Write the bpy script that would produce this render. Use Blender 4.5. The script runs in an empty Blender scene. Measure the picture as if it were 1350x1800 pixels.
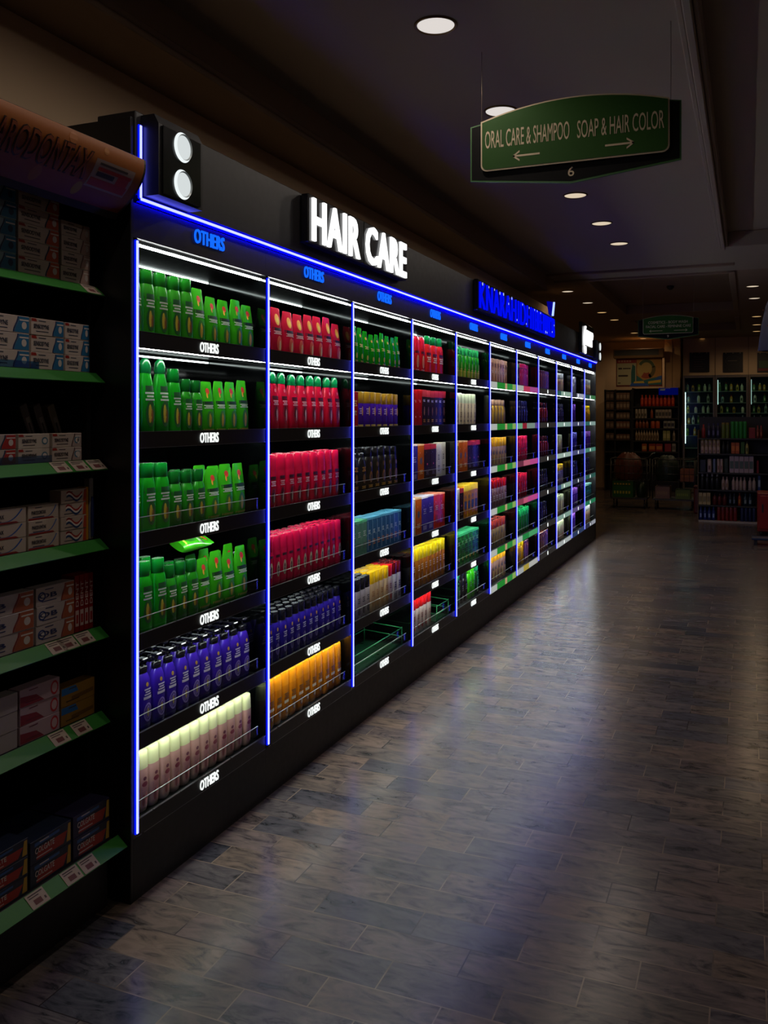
import bpy, math, random
from mathutils import Vector, Matrix
random.seed(7)
C = bpy.context.scene.collection
SC = bpy.context.scene
PI = math.pi

# ------------------------------------------------------------------ camera, world, exposure
cam_d = bpy.data.cameras.new('camera'); cam = bpy.data.objects.new('camera', cam_d); C.objects.link(cam)
cam.location = (2.0019, -0.544, 1.708)
cam.rotation_euler = (PI/2, 0, 0.39201)
cam_d.sensor_fit = 'VERTICAL'; cam_d.sensor_height = 36.0
cam_d.lens = 36.0 * 1550.0 / 1800.0
cam_d.shift_y = -166.0 / 1800.0
cam_d.clip_start = 0.05; cam_d.clip_end = 100
SC.camera = cam
W = bpy.data.worlds.new('world'); SC.world = W; W.use_nodes = True
W.node_tree.nodes['Background'].inputs[0].default_value = (1.0, 0.85, 0.72, 1)
W.node_tree.nodes['Background'].inputs[1].default_value = 0.002
SC.view_settings.view_transform = 'Standard'
SC.view_settings.look = 'None'
SC.view_settings.exposure = 0.0
SC.view_settings.gamma = 1.0
SC.view_settings.use_curve_mapping = False
SC.cycles.use_denoising = True
SC.cycles.max_bounces = 8
SC.cycles.transparent_max_bounces = 16
SC.cycles.sample_clamp_indirect = 4.0
SC.cycles.caustics_reflective = False
SC.cycles.caustics_refractive = False

# light levels
SPOT_W = 12.0          # near downlights over the aisle
FAR_SPOT_W = 11.0       # small warm downlights at the far end
LED_WHITE = 37.0       # white bars under the shelves
LED_BLUE = 6.5         # blue neon line

# ------------------------------------------------------------------ materials
def lin(h):
    h = h.lstrip('#'); v = [int(h[i:i+2], 16)/255 for i in (0, 2, 4)]
    return tuple(x/12.92 if x <= .04045 else ((x+.055)/1.055)**2.4 for x in v) + (1.0,)
_M = {}
def M(hexc, rough=.35, metal=0.0, spec=.5, vary=.08, coat=0.0):
    key = ('m', hexc, rough, metal, spec, coat)
    if key in _M: return _M[key]
    m = bpy.data.materials.new('surface_' + hexc.strip('#')); m.use_nodes = True
    nt = m.node_tree; b = nt.nodes['Principled BSDF']
    b.inputs['Base Color'].default_value = lin(hexc); b.inputs['Metallic'].default_value = metal
    b.inputs['Specular IOR Level'].default_value = spec
    b.inputs['Coat Weight'].default_value = coat
    n = nt.nodes.new('ShaderNodeTexNoise'); n.inputs['Scale'].default_value = 30; n.inputs['Detail'].default_value = 2
    r = nt.nodes.new('ShaderNodeMapRange'); r.inputs[3].default_value = max(.03, rough-vary); r.inputs[4].default_value = rough+vary
    t = nt.nodes.new('ShaderNodeTexCoord')
    nt.links.new(t.outputs['Object'], n.inputs['Vector'])
    nt.links.new(n.outputs['Fac'], r.inputs[0]); nt.links.new(r.outputs[0], b.inputs['Roughness'])
    _M[key] = m; return m
def EM(col, strength):
    key = ('e', col, strength)
    if key in _M: return _M[key]
    m = bpy.data.materials.new('glowing'); m.use_nodes = True; nt = m.node_tree
    nt.nodes.remove(nt.nodes['Principled BSDF'])
    e = nt.nodes.new('ShaderNodeEmission'); e.inputs[0].default_value = tuple(col)+(1,); e.inputs[1].default_value = strength
    nt.links.new(e.outputs[0], nt.nodes['Material Output'].inputs[0])
    _M[key] = m; return m
def GLASS(tint=(1, 1, 1), refl=.08):
    key = ('g', tint, refl)
    if key in _M: return _M[key]
    m = bpy.data.materials.new('clear_sheet'); m.use_nodes = True; nt = m.node_tree
    nt.nodes.remove(nt.nodes['Principled BSDF'])
    a = nt.nodes.new('ShaderNodeBsdfTransparent'); a.inputs[0].default_value = tint+(1,)
    g = nt.nodes.new('ShaderNodeBsdfGlossy'); g.inputs['Roughness'].default_value = .05
    x = nt.nodes.new('ShaderNodeMixShader'); x.inputs[0].default_value = refl
    nt.links.new(a.outputs[0], x.inputs[1]); nt.links.new(g.outputs[0], x.inputs[2])
    nt.links.new(x.outputs[0], nt.nodes['Material Output'].inputs[0])
    _M[key] = m; return m

BLACK = M('#121113', .38, vary=.06)
BLACKG = M('#08080a', .22, vary=.03)
MIRROR_BLACK = M('#040506', .06, vary=.02, spec=.7)
SOOT = M('#070809', .45, spec=.3)
BLACKM = M('#171517', .5)
STEEL = M('#8d9092', .3, .9)
WHITE_LED = EM((.94, 1.0, .95), LED_WHITE)
WHITE_DIM = EM((.85, 1.0, .96), 6.0)
WHITE_SIGN = EM((1.0, 1.0, 1.0), 1.5)
WHITE_PLATE = EM((.95, 1.0, .97), 1.05)
BLUE_CORE = EM((.11, .118, 1.0), LED_BLUE)
BLUE_EDGE = EM((0.0, 0.006, 1.0), 1.6)
BLUE_WASH = EM((0.0, 0.0, 1.0), 60.0)
BLUE_TEXT = EM((.005, .11, 1.0), 1.4)
BLUE_DEEP = EM((0.0, 0.004, 1.0), .9)

# ------------------------------------------------------------------ mesh helpers
class MB:
    def __init__(s): s.v = []; s.f = []; s.m = []; s.mats = []; s.flat = []
    def mi(s, mat):
        if mat not in s.mats: s.mats.append(mat)
        return s.mats.index(mat)
    def add(s, verts, faces, mat, flat=False):
        o = len(s.v); s.v += [tuple(p) for p in verts]; i = s.mi(mat)
        for f in faces: s.f.append(tuple(o+k for k in f)); s.m.append(i); s.flat.append(flat)
    def box(s, lo, hi, mat, bev=0.0):
        x0, y0, z0 = lo; x1, y1, z1 = hi
        if bev <= 0:
            v = [(x0,y0,z0),(x1,y0,z0),(x1,y1,z0),(x0,y1,z0),(x0,y0,z1),(x1,y0,z1),(x1,y1,z1),(x0,y1,z1)]
            s.add(v, [(0,3,2,1),(4,5,6,7),(0,1,5,4),(1,2,6,5),(2,3,7,6),(3,0,4,7)], mat, True); return
        b = min(bev, (x1-x0)*.45, (y1-y0)*.45, (z1-z0)*.45)
        v = []; idx = {}
        for cx in (0, 1):
            for cy in (0, 1):
                for cz in (0, 1):
                    for a in range(3):
                        p = [(x0, x1)[cx], (y0, y1)[cy], (z0, z1)[cz]]
                        for k, c in enumerate((cx, cy, cz)):
                            if k != a: p[k] += b if c == 0 else -b
                        idx[cx, cy, cz, a] = len(v); v.append(p)
        F = []
        for a in range(3):
            for c in (0, 1):
                q = []
                for u, w in ((0,0),(1,0),(1,1),(0,1)):
                    k = [0,0,0]; k[a] = c; k[(a+1)%3] = u; k[(a+2)%3] = w; q.append(idx[k[0],k[1],k[2],a])
                F.append(q if c else q[::-1])
        for a in range(3):
            for u in (0, 1):
                for w in (0, 1):
                    k0 = [0,0,0]; k0[(a+1)%3] = u; k0[(a+2)%3] = w; k1 = list(k0); k1[a] = 1
                    b1, b2 = (a+1)%3, (a+2)%3
                    q = [idx[(*k0, b1)], idx[(*k1, b1)], idx[(*k1, b2)], idx[(*k0, b2)]]
                    F.append(q if (u+w) % 2 == 0 else q[::-1])
        for cx in (0, 1):
            for cy in (0, 1):
                for cz in (0, 1):
                    t = [idx[cx,cy,cz,a] for a in range(3)]
                    F.append(t if (cx+cy+cz) % 2 else t[::-1])
        s.add(v, F, mat, True)
    def rings(s, prof, mat, n=18, p=2.4, cx=0, cy=0, bot=True, top=True):
        v = []
        for z, hw, hd in prof:
            for k in range(n):
                t = 2*PI*k/n; c, q = math.cos(t), math.sin(t)
                v.append((cx+hd*math.copysign(abs(c)**(2/p), c), cy+hw*math.copysign(abs(q)**(2/p), q), z))
        F = []
        for i in range(len(prof)-1):
            for k in range(n):
                k2 = (k+1) % n; F.append((i*n+k, i*n+k2, (i+1)*n+k2, (i+1)*n+k))
        s.add(v, F, mat)
        if bot: s.add(v[:n], [tuple(range(n))[::-1]], mat, True)
        if top: s.add(v[-n:], [tuple(range(n))], mat, True)
    def tube(s, pts, r, mat, n=8):
        P = [Vector(p) for p in pts]; v = []
        for i, p in enumerate(P):
            d = (P[min(i+1, len(P)-1)]-P[max(i-1, 0)]).normalized()
            a = d.orthogonal().normalized() if abs(d.z) > .9 else d.cross(Vector((0,0,1))).normalized()
            b = d.cross(a).normalized()
            for k in range(n):
                t = 2*PI*k/n; v.append(p+a*math.cos(t)*r+b*math.sin(t)*r)
        F = [(i*n+k, i*n+(k+1)%n, (i+1)*n+(k+1)%n, (i+1)*n+k) for i in range(len(P)-1) for k in range(n)]
        F += [tuple(range(n))[::-1], tuple((len(P)-1)*n+k for k in range(n))]
        s.add(v, F, mat)
    def cyl(s, c0, c1, r, mat, n=24): s.tube([c0, c1], r, mat, n)
    def prism(s, poly, t0, t1, mat, to3):
        n = len(poly); v = [to3(a, b, t0) for a, b in poly]+[to3(a, b, t1) for a, b in poly]
        s.add(v, [tuple(range(n))[::-1], tuple(range(n, 2*n))]+[(k, (k+1)%n, n+(k+1)%n, n+k) for k in range(n)], mat, True)
    def mesh(s, name):
        me = bpy.data.meshes.new(name); me.from_pydata(s.v, [], s.f)
        for m in s.mats: me.materials.append(m)
        me.polygons.foreach_set('material_index', s.m)
        me.polygons.foreach_set('use_smooth', [not k for k in s.flat])
        me.validate(); me.update(); return me
    def build(s, name, parent=None, loc=(0,0,0), rot=(0,0,0)): return ob(name, s.mesh(name), parent, loc, rot)
def ob(name, data, parent=None, loc=(0,0,0), rot=(0,0,0)):
    o = bpy.data.objects.new(name, data); C.objects.link(o); o.location = loc; o.rotation_euler = rot
    if parent is not None: o.parent = parent
    return o
def tag(o, label, cat, group=None, kind=None):
    if label: o['label'] = label
    if cat: o['category'] = cat
    if group: o['group'] = group
    if kind: o['kind'] = kind
    return o
def thing(name, label, cat, loc=(0,0,0), group=None, rot=(0,0,0)):
    return tag(ob(name, None, None, loc, rot), label, cat, group)
def structure(name, mb, label=None):
    o = mb.build(name); o['kind'] = 'structure'
    if label: o['label'] = label; o['category'] = name.split('_')[0]
    return o
def text_mesh(s, w, h, mat, extrude=.002, bold=0.0, facing='x', offset=0.0, spacing=1.0):
    """Lettering w wide and h high, centred on the origin; facing +x (reads along +y) or facing -y (reads along +x)."""
    cu = bpy.data.curves.new('lettering', 'FONT'); cu.body = s; cu.size = 1; cu.extrude = 0; cu.offset = bold
    cu.resolution_u = 3; cu.space_character = spacing
    o = bpy.data.objects.new('lettering', cu); C.objects.link(o)
    dg = bpy.context.evaluated_depsgraph_get(); me = bpy.data.meshes.new_from_object(o.evaluated_get(dg))
    bpy.data.objects.remove(o)
    xs = [v.co.x for v in me.vertices]; ys = [v.co.y for v in me.vertices]
    x0, x1, y0, y1 = min(xs), max(xs), min(ys), max(ys)
    fx = w/(x1-x0); fy = h/(y1-y0)
    P = [((v.co.x-(x0+x1)/2)*fx, (v.co.y-(y0+y1)/2)*fy) for v in me.vertices]
    F = [tuple(p.vertices) for p in me.polygons]
    # front faces plus a rim along the boundary edges
    cnt = {}
    for f in F:
        for a, b in zip(f, f[1:]+f[:1]): cnt[(a, b)] = 1
    rim = [(a, b) for (a, b) in cnt if (b, a) not in cnt]
    n = len(P)
    def to3(a, b, t): return (offset+t, a, b) if facing == 'x' else (a, -offset-t, b)
    v = [to3(a, b, extrude) for a, b in P]+[to3(a, b, 0) for a, b in P]
    mb = MB(); mb.add(v, F+[(a, n+a, n+b, b) for a, b in rim], mat, True)
    bpy.data.meshes.remove(me)
    return mb
ORD = ['zeroth','first','second','third','fourth','fifth','sixth','seventh','eighth','ninth','tenth','eleventh','twelfth','thirteenth','fourteenth','fifteenth','sixteenth','seventeenth','eighteenth','nineteenth','twentieth']

# ------------------------------------------------------------------ the room
X_WALL = -0.72; ZC = 3.53; ZS = 3.33; Y_END = 21.4
def floor_material():
    m = bpy.data.materials.new('marble_tiles'); m.use_nodes = True; nt = m.node_tree; L = nt.links
    b = nt.nodes['Principled BSDF']
    N = lambda t: nt.nodes.new(t)
    tc = N('ShaderNodeTexCoord'); mp = N('ShaderNodeMapping'); mp.inputs['Rotation'].default_value = (0, 0, .0)
    mp.inputs['Location'].default_value = (.11, .043, 0)
    L.new(tc.outputs['Object'], mp.inputs['Vector'])
    br = N('ShaderNodeTexBrick'); br.offset = .42; br.offset_frequency = 2; br.squash = 1.0
    br.inputs['Color1'].default_value = (0,0,0,1); br.inputs['Color2'].default_value = (1,1,1,1); br.inputs['Mortar'].default_value = (.5,.5,.5,1)
    br.inputs['Scale'].default_value = 1.0; br.inputs['Mortar Size'].default_value = .0024; br.inputs['Mortar Smooth'].default_value = .2
    br.inputs['Bias'].default_value = 0; br.inputs['Brick Width'].default_value = .36; br.inputs['Row Height'].default_value = .148
    L.new(mp.outputs[0], br.inputs['Vector'])
    off = N('ShaderNodeVectorMath'); off.operation = 'SCALE'; off.inputs['Scale'].default_value = 53.0
    L.new(br.outputs['Color'], off.inputs[0])
    sc = N('ShaderNodeVectorMath'); sc.operation = 'MULTIPLY'; sc.inputs[1].default_value = (3.2, 9.0, 1)
    L.new(mp.outputs[0], sc.inputs[0])
    ad = N('ShaderNodeVectorMath'); L.new(sc.outputs[0], ad.inputs[0]); L.new(off.outputs[0], ad.inputs[1])
    v1 = N('ShaderNodeTexNoise'); v1.inputs['Scale'].default_value = 2.0; v1.inputs['Detail'].default_value = 7; v1.inputs['Roughness'].default_value = .62; v1.inputs['Distortion'].default_value = 1.4
    L.new(ad.outputs[0], v1.inputs['Vector'])
    tone = N('ShaderNodeValToRGB'); e = tone.color_ramp.elements
    e[0].position = 0; e[0].color = lin('#55504f'); e[1].position = 1; e[1].color = lin('#6a5b4f')
    for p, c in ((.18, '#434348'), (.35, '#65574f'), (.5, '#5a5454'), (.66, '#6c5e52'), (.82, '#55504c')):
        k = e.new(p); k.color = lin(c)
    L.new(br.outputs['Color'], tone.inputs[0])
    vr = N('ShaderNodeValToRGB'); e = vr.color_ramp.elements
    e[0].position = .33; e[0].color = (.17,.18,.20,1); e[1].position = .62; e[1].color = (1.2,1.12,1.06,1)
    k = e.new(.45); k.color = (.74,.72,.71,1)
    L.new(v1.outputs['Fac'], vr.inputs[0])
    mx = N('ShaderNodeMix'); mx.data_type = 'RGBA'; mx.blend_type = 'MULTIPLY'; mx.inputs[0].default_value = 1.0
    L.new(tone.outputs[0], mx.inputs[6]); L.new(vr.outputs[0], mx.inputs[7])
    gn = N('ShaderNodeTexNoise'); gn.inputs['Scale'].default_value = 2.5; L.new(mp.outputs[0], gn.inputs['Vector'])
    gr = N('ShaderNodeValToRGB'); gr.color_ramp.elements[0].position = .42; gr.color_ramp.elements[0].color = lin('#2c2627'); gr.color_ramp.elements[1].position = .56; gr.color_ramp.elements[1].color = lin('#7c6b5a')
    L.new(gn.outputs['Fac'], gr.inputs[0])
    m2 = N('ShaderNodeMix'); m2.data_type = 'RGBA'
    L.new(br.outputs['Fac'], m2.inputs[0]); L.new(mx.outputs[2], m2.inputs[6]); L.new(gr.outputs[0], m2.inputs[7])
    L.new(m2.outputs[2], b.inputs['Base Color'])
    rr = N('ShaderNodeMapRange'); rr.inputs[1].default_value = .3; rr.inputs[2].default_value = .7; rr.inputs[3].default_value = .28; rr.inputs[4].default_value = .20
    L.new(v1.outputs['Fac'], rr.inputs[0]); L.new(rr.outputs[0], b.inputs['Roughness'])
    bn = N('ShaderNodeTexNoise'); bn.inputs['Scale'].default_value = 22; bn.inputs['Detail'].default_value = 3; L.new(mp.outputs[0], bn.inputs['Vector'])
    sub = N('ShaderNodeMath'); sub.operation = 'SUBTRACT'; L.new(bn.outputs['Fac'], sub.inputs[0]); L.new(br.outputs['Fac'], sub.inputs[1])
    bp = N('ShaderNodeBump'); bp.inputs['Strength'].default_value = .035; bp.inputs['Distance'].default_value = .004
    L.new(sub.outputs[0], bp.inputs['Height']); L.new(bp.outputs[0], b.inputs['Normal'])
    b.inputs['Specular IOR Level'].default_value = .14
    return m
mb = MB(); mb.box((-3, -4, -.1), (6.5, Y_END+.3, 0), floor_material()); structure('floor', mb)
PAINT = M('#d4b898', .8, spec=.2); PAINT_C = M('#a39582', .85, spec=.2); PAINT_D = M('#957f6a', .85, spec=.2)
mb = MB()
# ceiling: flat field over the aisle, dropped soffit over the fixtures, raised bay on the right, coffers at the far end
Z2 = ZC+.13
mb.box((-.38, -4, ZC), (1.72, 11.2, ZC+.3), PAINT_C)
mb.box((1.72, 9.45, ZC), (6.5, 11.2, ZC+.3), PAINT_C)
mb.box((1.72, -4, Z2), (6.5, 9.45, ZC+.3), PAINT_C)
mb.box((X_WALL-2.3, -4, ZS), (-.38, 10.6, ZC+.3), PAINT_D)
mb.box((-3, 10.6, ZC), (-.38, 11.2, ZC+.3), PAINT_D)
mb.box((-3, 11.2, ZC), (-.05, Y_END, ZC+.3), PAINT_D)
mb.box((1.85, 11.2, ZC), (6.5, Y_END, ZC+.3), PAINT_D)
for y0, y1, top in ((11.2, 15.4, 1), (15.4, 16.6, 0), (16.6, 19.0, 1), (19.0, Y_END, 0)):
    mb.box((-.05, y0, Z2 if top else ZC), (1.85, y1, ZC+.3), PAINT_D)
structure('ceiling', mb)
mb = MB()
for x0, x1, z0 in ((1.705, 1.735, ZC-.03), (1.735, 1.775, ZC-.05), (1.775, 1.80, ZC-.02)):
    mb.box((x0, -4, z0), (x1, 9.47, Z2), PAINT_C, .006)
mb.box((1.8, 9.40, ZC-.03), (6.5, 9.47, Z2), PAINT_C, .006)
structure('trim_1', mb)
mb = MB()
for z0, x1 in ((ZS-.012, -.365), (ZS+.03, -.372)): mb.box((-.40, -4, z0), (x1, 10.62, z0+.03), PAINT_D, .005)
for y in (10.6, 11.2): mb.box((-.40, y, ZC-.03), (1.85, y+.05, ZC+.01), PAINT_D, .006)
structure('trim_2', mb)
mb = MB()
for y0, y1 in ((11.2, 15.4), (16.6, 19.0)):
    mb.box((-.05, y0, ZC-.02), (.03, y1, Z2), PAINT_D, .006); mb.box((1.77, y0, ZC-.02), (1.85, y1, Z2), PAINT_D, .006)
    mb.box((.03, y1-.08, ZC-.02), (1.77, y1, Z2), PAINT_D, .006)
structure('trim_3', mb)
mb = MB(); mb.box((X_WALL-.1, -4, 0), (X_WALL, 12.5, ZS), PAINT); structure('wall_left', mb)
mb = MB(); mb.box((-3.0, 12.4, 0), (X_WALL-.1, 12.5, ZS), PAINT); mb.box((-3.1, 12.5, 0), (-3.0, Y_END, ZC), PAINT); structure('wall_alcove', mb)
mb = MB(); mb.box((-3.1, Y_END, 0), (6.5, Y_END+.1, ZC), PAINT); structure('wall_back', mb)
mb = MB(); mb.box((6.5, -4, 0), (6.6, Y_END, ZC), PAINT); structure('wall_right', mb)
mb = MB(); mb.box((-3.1, -4.1, 0), (6.6, -4.0, ZC), PAINT); structure('wall_front', mb)

# ------------------------------------------------------------------ downlights
NEAR_DISC = EM((1.0, .93, .88), .74); FAR_DISC = EM((1.0, .62, .25), .75); MID_DISC = EM((1.0, .82, .6), .72)
def spot(name, parent, watts, col, ang=168, loc=(0,0,-.03)):
    l = bpy.data.lights.new(name, 'SPOT'); l.energy = watts; l.color = col; l.spot_size = math.radians(ang); l.spot_blend = .6; l.shadow_soft_size = .03
    o = bpy.data.objects.new(name, l); C.objects.link(o); o.parent = parent; o.location = loc
    return o
def downlight(x, y, z, r, disc, watts, col, label, group):
    t = thing('ceiling_downlight', label, 'ceiling light', (x, y, z), group)
    m = MB(); n = 32; pr = [(0, r*1.16), (-.006, r*1.16), (-.009, r*1.08), (-.004, r*1.0), (0, r*.98)]
    v = [(R*math.cos(2*PI*k/n), R*math.sin(2*PI*k/n), zz) for zz, R in pr for k in range(n)]
    m.add(v, [(i*n+k, (i+1)*n+k, (i+1)*n+(k+1)%n, i*n+(k+1)%n) for i in range(len(pr)-1) for k in range(n)], M('#7a5f30', .35, .6))
    m.build('trim_ring', t)
    m = MB(); m.add([(r*math.cos(2*PI*k/n), r*math.sin(2*PI*k/n), -.003) for k in range(n)], [tuple(range(n))[::-1]], disc, True); m.build('diffuser', t)
    if watts: spot('downlight_beam', t, watts, col)
near_names = ['round downlight nearest the camera, above the hanging aisle sign', 'round downlight half hidden behind the hanging aisle sign', 'round downlight entirely behind the big hanging aisle sign', 'round downlight just below the hanging aisle sign in view', 'middle downlight of the three beyond the hanging aisle sign', 'farthest downlight of the row over the aisle']
for (y, x), nm in zip(((3.33,.66),(4.56,.64),(5.64,.67),(6.73,.69),(7.87,.73),(8.92,.75)), near_names):
    downlight(x, y, ZC, .087, NEAR_DISC if y < 6 else MID_DISC, SPOT_W, (1.0, .87, .75), nm, 'downlights over the aisle')
for y, nm in ((2.20, 'round downlight just above the top edge of the view'), (1.07, 'round downlight right over the photographer')):
    downlight(.64, y, ZC, .087, NEAR_DISC, SPOT_W, (1.0, .87, .75), nm, 'downlights over the aisle')
for i, (x, y) in enumerate(((-.41,12.22),(-.355,13.61),(-.344,15.0),(-.306,16.27),(-.267,19.03),(-.236,20.5))):
    downlight(x, y, ZC, .08, FAR_DISC if i > 1 else MID_DISC, FAR_SPOT_W if i > 1 else 2.5, (1.0, .72, .42), 'small warm downlight, %s in the row beyond the lit display wall' % ORD[i+1], 'far downlights on the left')
for i, (x, y) in enumerate(((2.055,12.7),(2.084,14.04),(2.136,16.68),(2.15,18.2),(2.159,19.63))):
    downlight(x, y, ZC, .08, FAR_DISC if i > 1 else MID_DISC, FAR_SPOT_W, (1.0, .72, .42), 'small warm downlight, %s in the far row by the blue garment' % ORD[i+1], 'far downlights on the right')
downlight(1.02, 21.0, ZC, .08, FAR_DISC, FAR_SPOT_W, (1.0, .72, .42), 'single warm downlight above the dark posters over the fridges', None)
mb = MB(); mb.rings([(0, .05, .05), (-.02, .055, .055), (-.045, .04, .04), (-.06, .015, .015)][::-1], M('#151312', .4), 20, 2)
mb_s = mb
for y in (1.4, 3.4): downlight(3.2, y, Z2, .087, NEAR_DISC, 9.0, (1.0, .87, .75), 'added round downlight in the raised ceiling right of the view, %s one' % ('nearer' if y < 2 else 'farther'), 'added downlights on the right')  # two added downlights out of view, brightening the toothpaste rack
mb = mb_s
tag(mb.build('smoke_detector', None, (.93, 13.16, Z2)), 'small dark dome smoke detector on the far ceiling', 'smoke detector')

# ------------------------------------------------------------------ the lit display wall
Y0, BW, NB = 2.0, .92046, 11
ZSH = [1.987, 1.628, 1.268, .907, .555, .252]; PH = .03
SURF = [z+.006 for z in ZSH]
SHW = ['top', 'second', 'third', 'fourth', 'fifth', 'bottom']
def led_strip(name, parent, p0, p1, out='x'):
    """Neon strip: a bright core in a blue silicone jacket."""
    m = MB(); a, b = Vector(p0), Vector(p1)
    if abs(b.z-a.z) > abs(b.y-a.y):
        m.box((a.x, a.y-.0095, a.z), (a.x+.007, a.y+.0095, b.z), BLUE_EDGE, .003)
        m.box((a.x+.005, a.y-.0052, a.z+.003), (a.x+.011, a.y+.0052, b.z-.003), BLUE_CORE, .002)
    else:
        m.box((a.x, a.y, a.z-.008), (a.x+.007, b.y, a.z+.008), BLUE_EDGE, .003)
        m.box((a.x+.005, a.y, a.z-.005), (a.x+.011, b.y, a.z+.005), BLUE_CORE, .002)
    return m.build(name, parent)
others_white = text_mesh('OTHERS', .130, .040, WHITE_PLATE, .003, .016, spacing=1.0).mesh('lettering')
others_blue = text_mesh('OTHERS', .210, .056, BLUE_TEXT, .006, .004, spacing=1.05).mesh('lettering')
GREEN_RAIL, WHITE_TAG = M('#2c9a3a', .5), M('#c9cfc4', .5)
RAILS = {5: [[('#cfd4cb',.25),('#2f9a3c',.3),('#d8b58a',.08),('#3aa04a',.22),('#9fc46a',.15)]]*6,
 6: [[('#c9cfc4',.3),('#d8466a',.3),('#c05aa0',.4)],[('#7fc49a',.25),('#a0283a',.2),('#8fa79b',.4),('#6a50a0',.15)],[('#7c3a50',.3),('#d8708a',.3),('#d858a0',.4)],[('#a04a60',.3),('#e06a8a',.2),('#d858a0',.5)],[('#bfd8c6',.25),('#2f9a50',.3),('#58b878',.45)],[('#bfc4c6',.3),('#c8b04a',.25),('#cfcfc9',.45)]],
 7: [[('#3a3634',1)]]*6, 8: [[('#3a6a66',.3),('#a8c8b4',.7)],[('#9abcae',1)],[('#b8cfc2',1)],[('#4a6a90',.3),('#9fc2b0',.7)],[('#9abcae',1)],[('#c2c9c8',1)]],
 9: [[('#3a3a44',.4),('#c0c4d8',.6)],[('#5a5e80',1)],[('#5a5e90',1)],[('#3c4054',1)],[('#6a5a90',1)],[('#3a4a70',1)]],
 10: [[('#2f5a58',.5),('#4a8a58',.5)],[('#3f7a70',.5),('#9ab8b0',.5)],[('#5a9a88',1)],[('#3a6a60',1)],[('#2f8a60',1)],[('#3a3c54',.6),('#b0b4c0',.4)]]}
BAY_DESC = ['nearest glowing shelf bay, stocked mostly with green bottles', 'second glowing bay, with pink bottles on its upper shelves', 'third glowing bay, with an empty green wire tray at the bottom',
 'fourth glowing bay, with yellow capped bottles on its fifth shelf', 'fifth glowing bay, with green boxes on its fifth shelf', 'sixth glowing bay, first one with green and white price rails',
 'seventh glowing bay, with pink price rails and crimson bottles', 'eighth glowing bay, dark, with round white badges on rails', 'ninth glowing bay, with cream bottles and pale teal rails', 'tenth glowing bay, narrow in view, with purple bottles', 'last glowing bay at the far end, with teal boxes low down']
def build_bay(k):
    y0 = Y0+k*BW; y1 = y0+BW; yc = (y0+y1)/2
    t = thing('display_bay', BAY_DESC[k], 'shelf unit', (0, yc, 0), 'glowing display bays along the wall')
    h = BW/2
    g = .0125; ya, yb = -h-g+.0004, h-g-.0004
    m = MB(); m.box((-.56, ya, .02), (-.541, yb, 2.466), MIRROR_BLACK); m.build('back_panel', t)
    m = MB(); m.box((-.54, ya, .02), (0, -h+.012, 2.343), MIRROR_BLACK)
    m.build('side_panel', t)
    m = MB(); m.box((-.54, -h+.0125, .001), (-.012, yb, .2215), BLACKM); m.box((-.012, ya, .001), (0.0004, yb, .2215), BLACKM); m.build('plinth', t)
    m = MB(); m.box((-.02, ya, 2.344), (0, yb, 2.4665), M('#211c1f', .42)); m.box((-.54, -h+.0125, 2.33), (-.02, yb, 2.3435), SOOT); f = m.build('header_panel', t)
    l = ob('lettering', others_blue, f, (.0005, 0, 2.42)); l['label'] = 'glowing blue header lettering'
    led_strip('blue_led_strip', t, (.0005, -h, .236), (.0005, -h, 2.336))['label'] = 'glowing blue vertical strip'
    def bars(par, z):
        for x, hw, lm in ((-.0205, .006, WHITE_LED), (-.300, .003, WHITE_DIM)):
            m = MB(); m.box((x-hw, -h+.016, z-.007), (x+hw, h-.017, z), lm, .002); b = m.build('light_bar', par); b['label'] = 'glowing white bar'
    bars(f, 2.3295)
    for s, z in enumerate(ZSH):
        m = MB(); m.box((-.54, -h+.0125, z-.012), (-.006, yb-.0005, z+.006), SOOT, .002)
        m.box((-.008, -h+.0125, z-PH), (0, yb-.0005, z+PH), BLACK, .0015)
        for zz in (z+PH-.0015, z-PH): m.box((-.0075, -h+.014, zz), (.0012, h-.014, zz+.0016), STEEL)
        sh = m.build('shelf', t)
        if s < 5: bars(sh, z-.024 if s == 0 else z-.0125)
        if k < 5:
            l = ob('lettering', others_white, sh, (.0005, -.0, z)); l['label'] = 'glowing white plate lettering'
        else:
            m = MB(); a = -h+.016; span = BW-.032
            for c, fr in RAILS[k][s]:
                m.box((.0005, a, z-PH+.004), (.004, a+span*fr-.002, z+PH-.004), EM(tuple(q*1.0 for q in lin(c)[:3]), .62)); a += span*fr  # rail colours emit, a glow added to brighten the rail faces
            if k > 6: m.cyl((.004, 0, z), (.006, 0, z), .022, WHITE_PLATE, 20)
            m.build('price_rail', sh)['label'] = 'coloured price rail with added glow'
        if s < 2: continue
        m = MB(); m.box((-.020, -h+.03, z+.0065), (-.018, h-.05, z+.080), GLASS((.97, 1, .99), .05)); m.build('clear_guard', sh)
        m = MB(); m.box((-.0205, -h+.03, z+.080), (-.0175, h-.05, z+.0822), M('#c8d0cc', .3)); m.build('guard_edge', sh)
        # shelf studs on the side panel
    m = MB()
    for z in SURF:
        m.cyl((-.16, h-g, z+.18), (-.16, h-.020, z+.18), .006, M('#d8dcdc', .3), 12)
    m.build('shelf_stud', t)
    return t
for k in range(NB): build_bay(k)
YE = Y0+NB*BW
for nm, ya, yb, lab in (('end_panel', 1.972, 1.987, 'black side panel closing the near end of the lit display wall'), ('end_panel', YE+.013, YE+.03, 'black side panel closing the far end of the lit display wall')):
    m = MB(); m.box((-.6, ya, 0), (.002, yb, 2.765), BLACK, .002); tag(m.build(nm), lab, 'panel')

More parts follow.
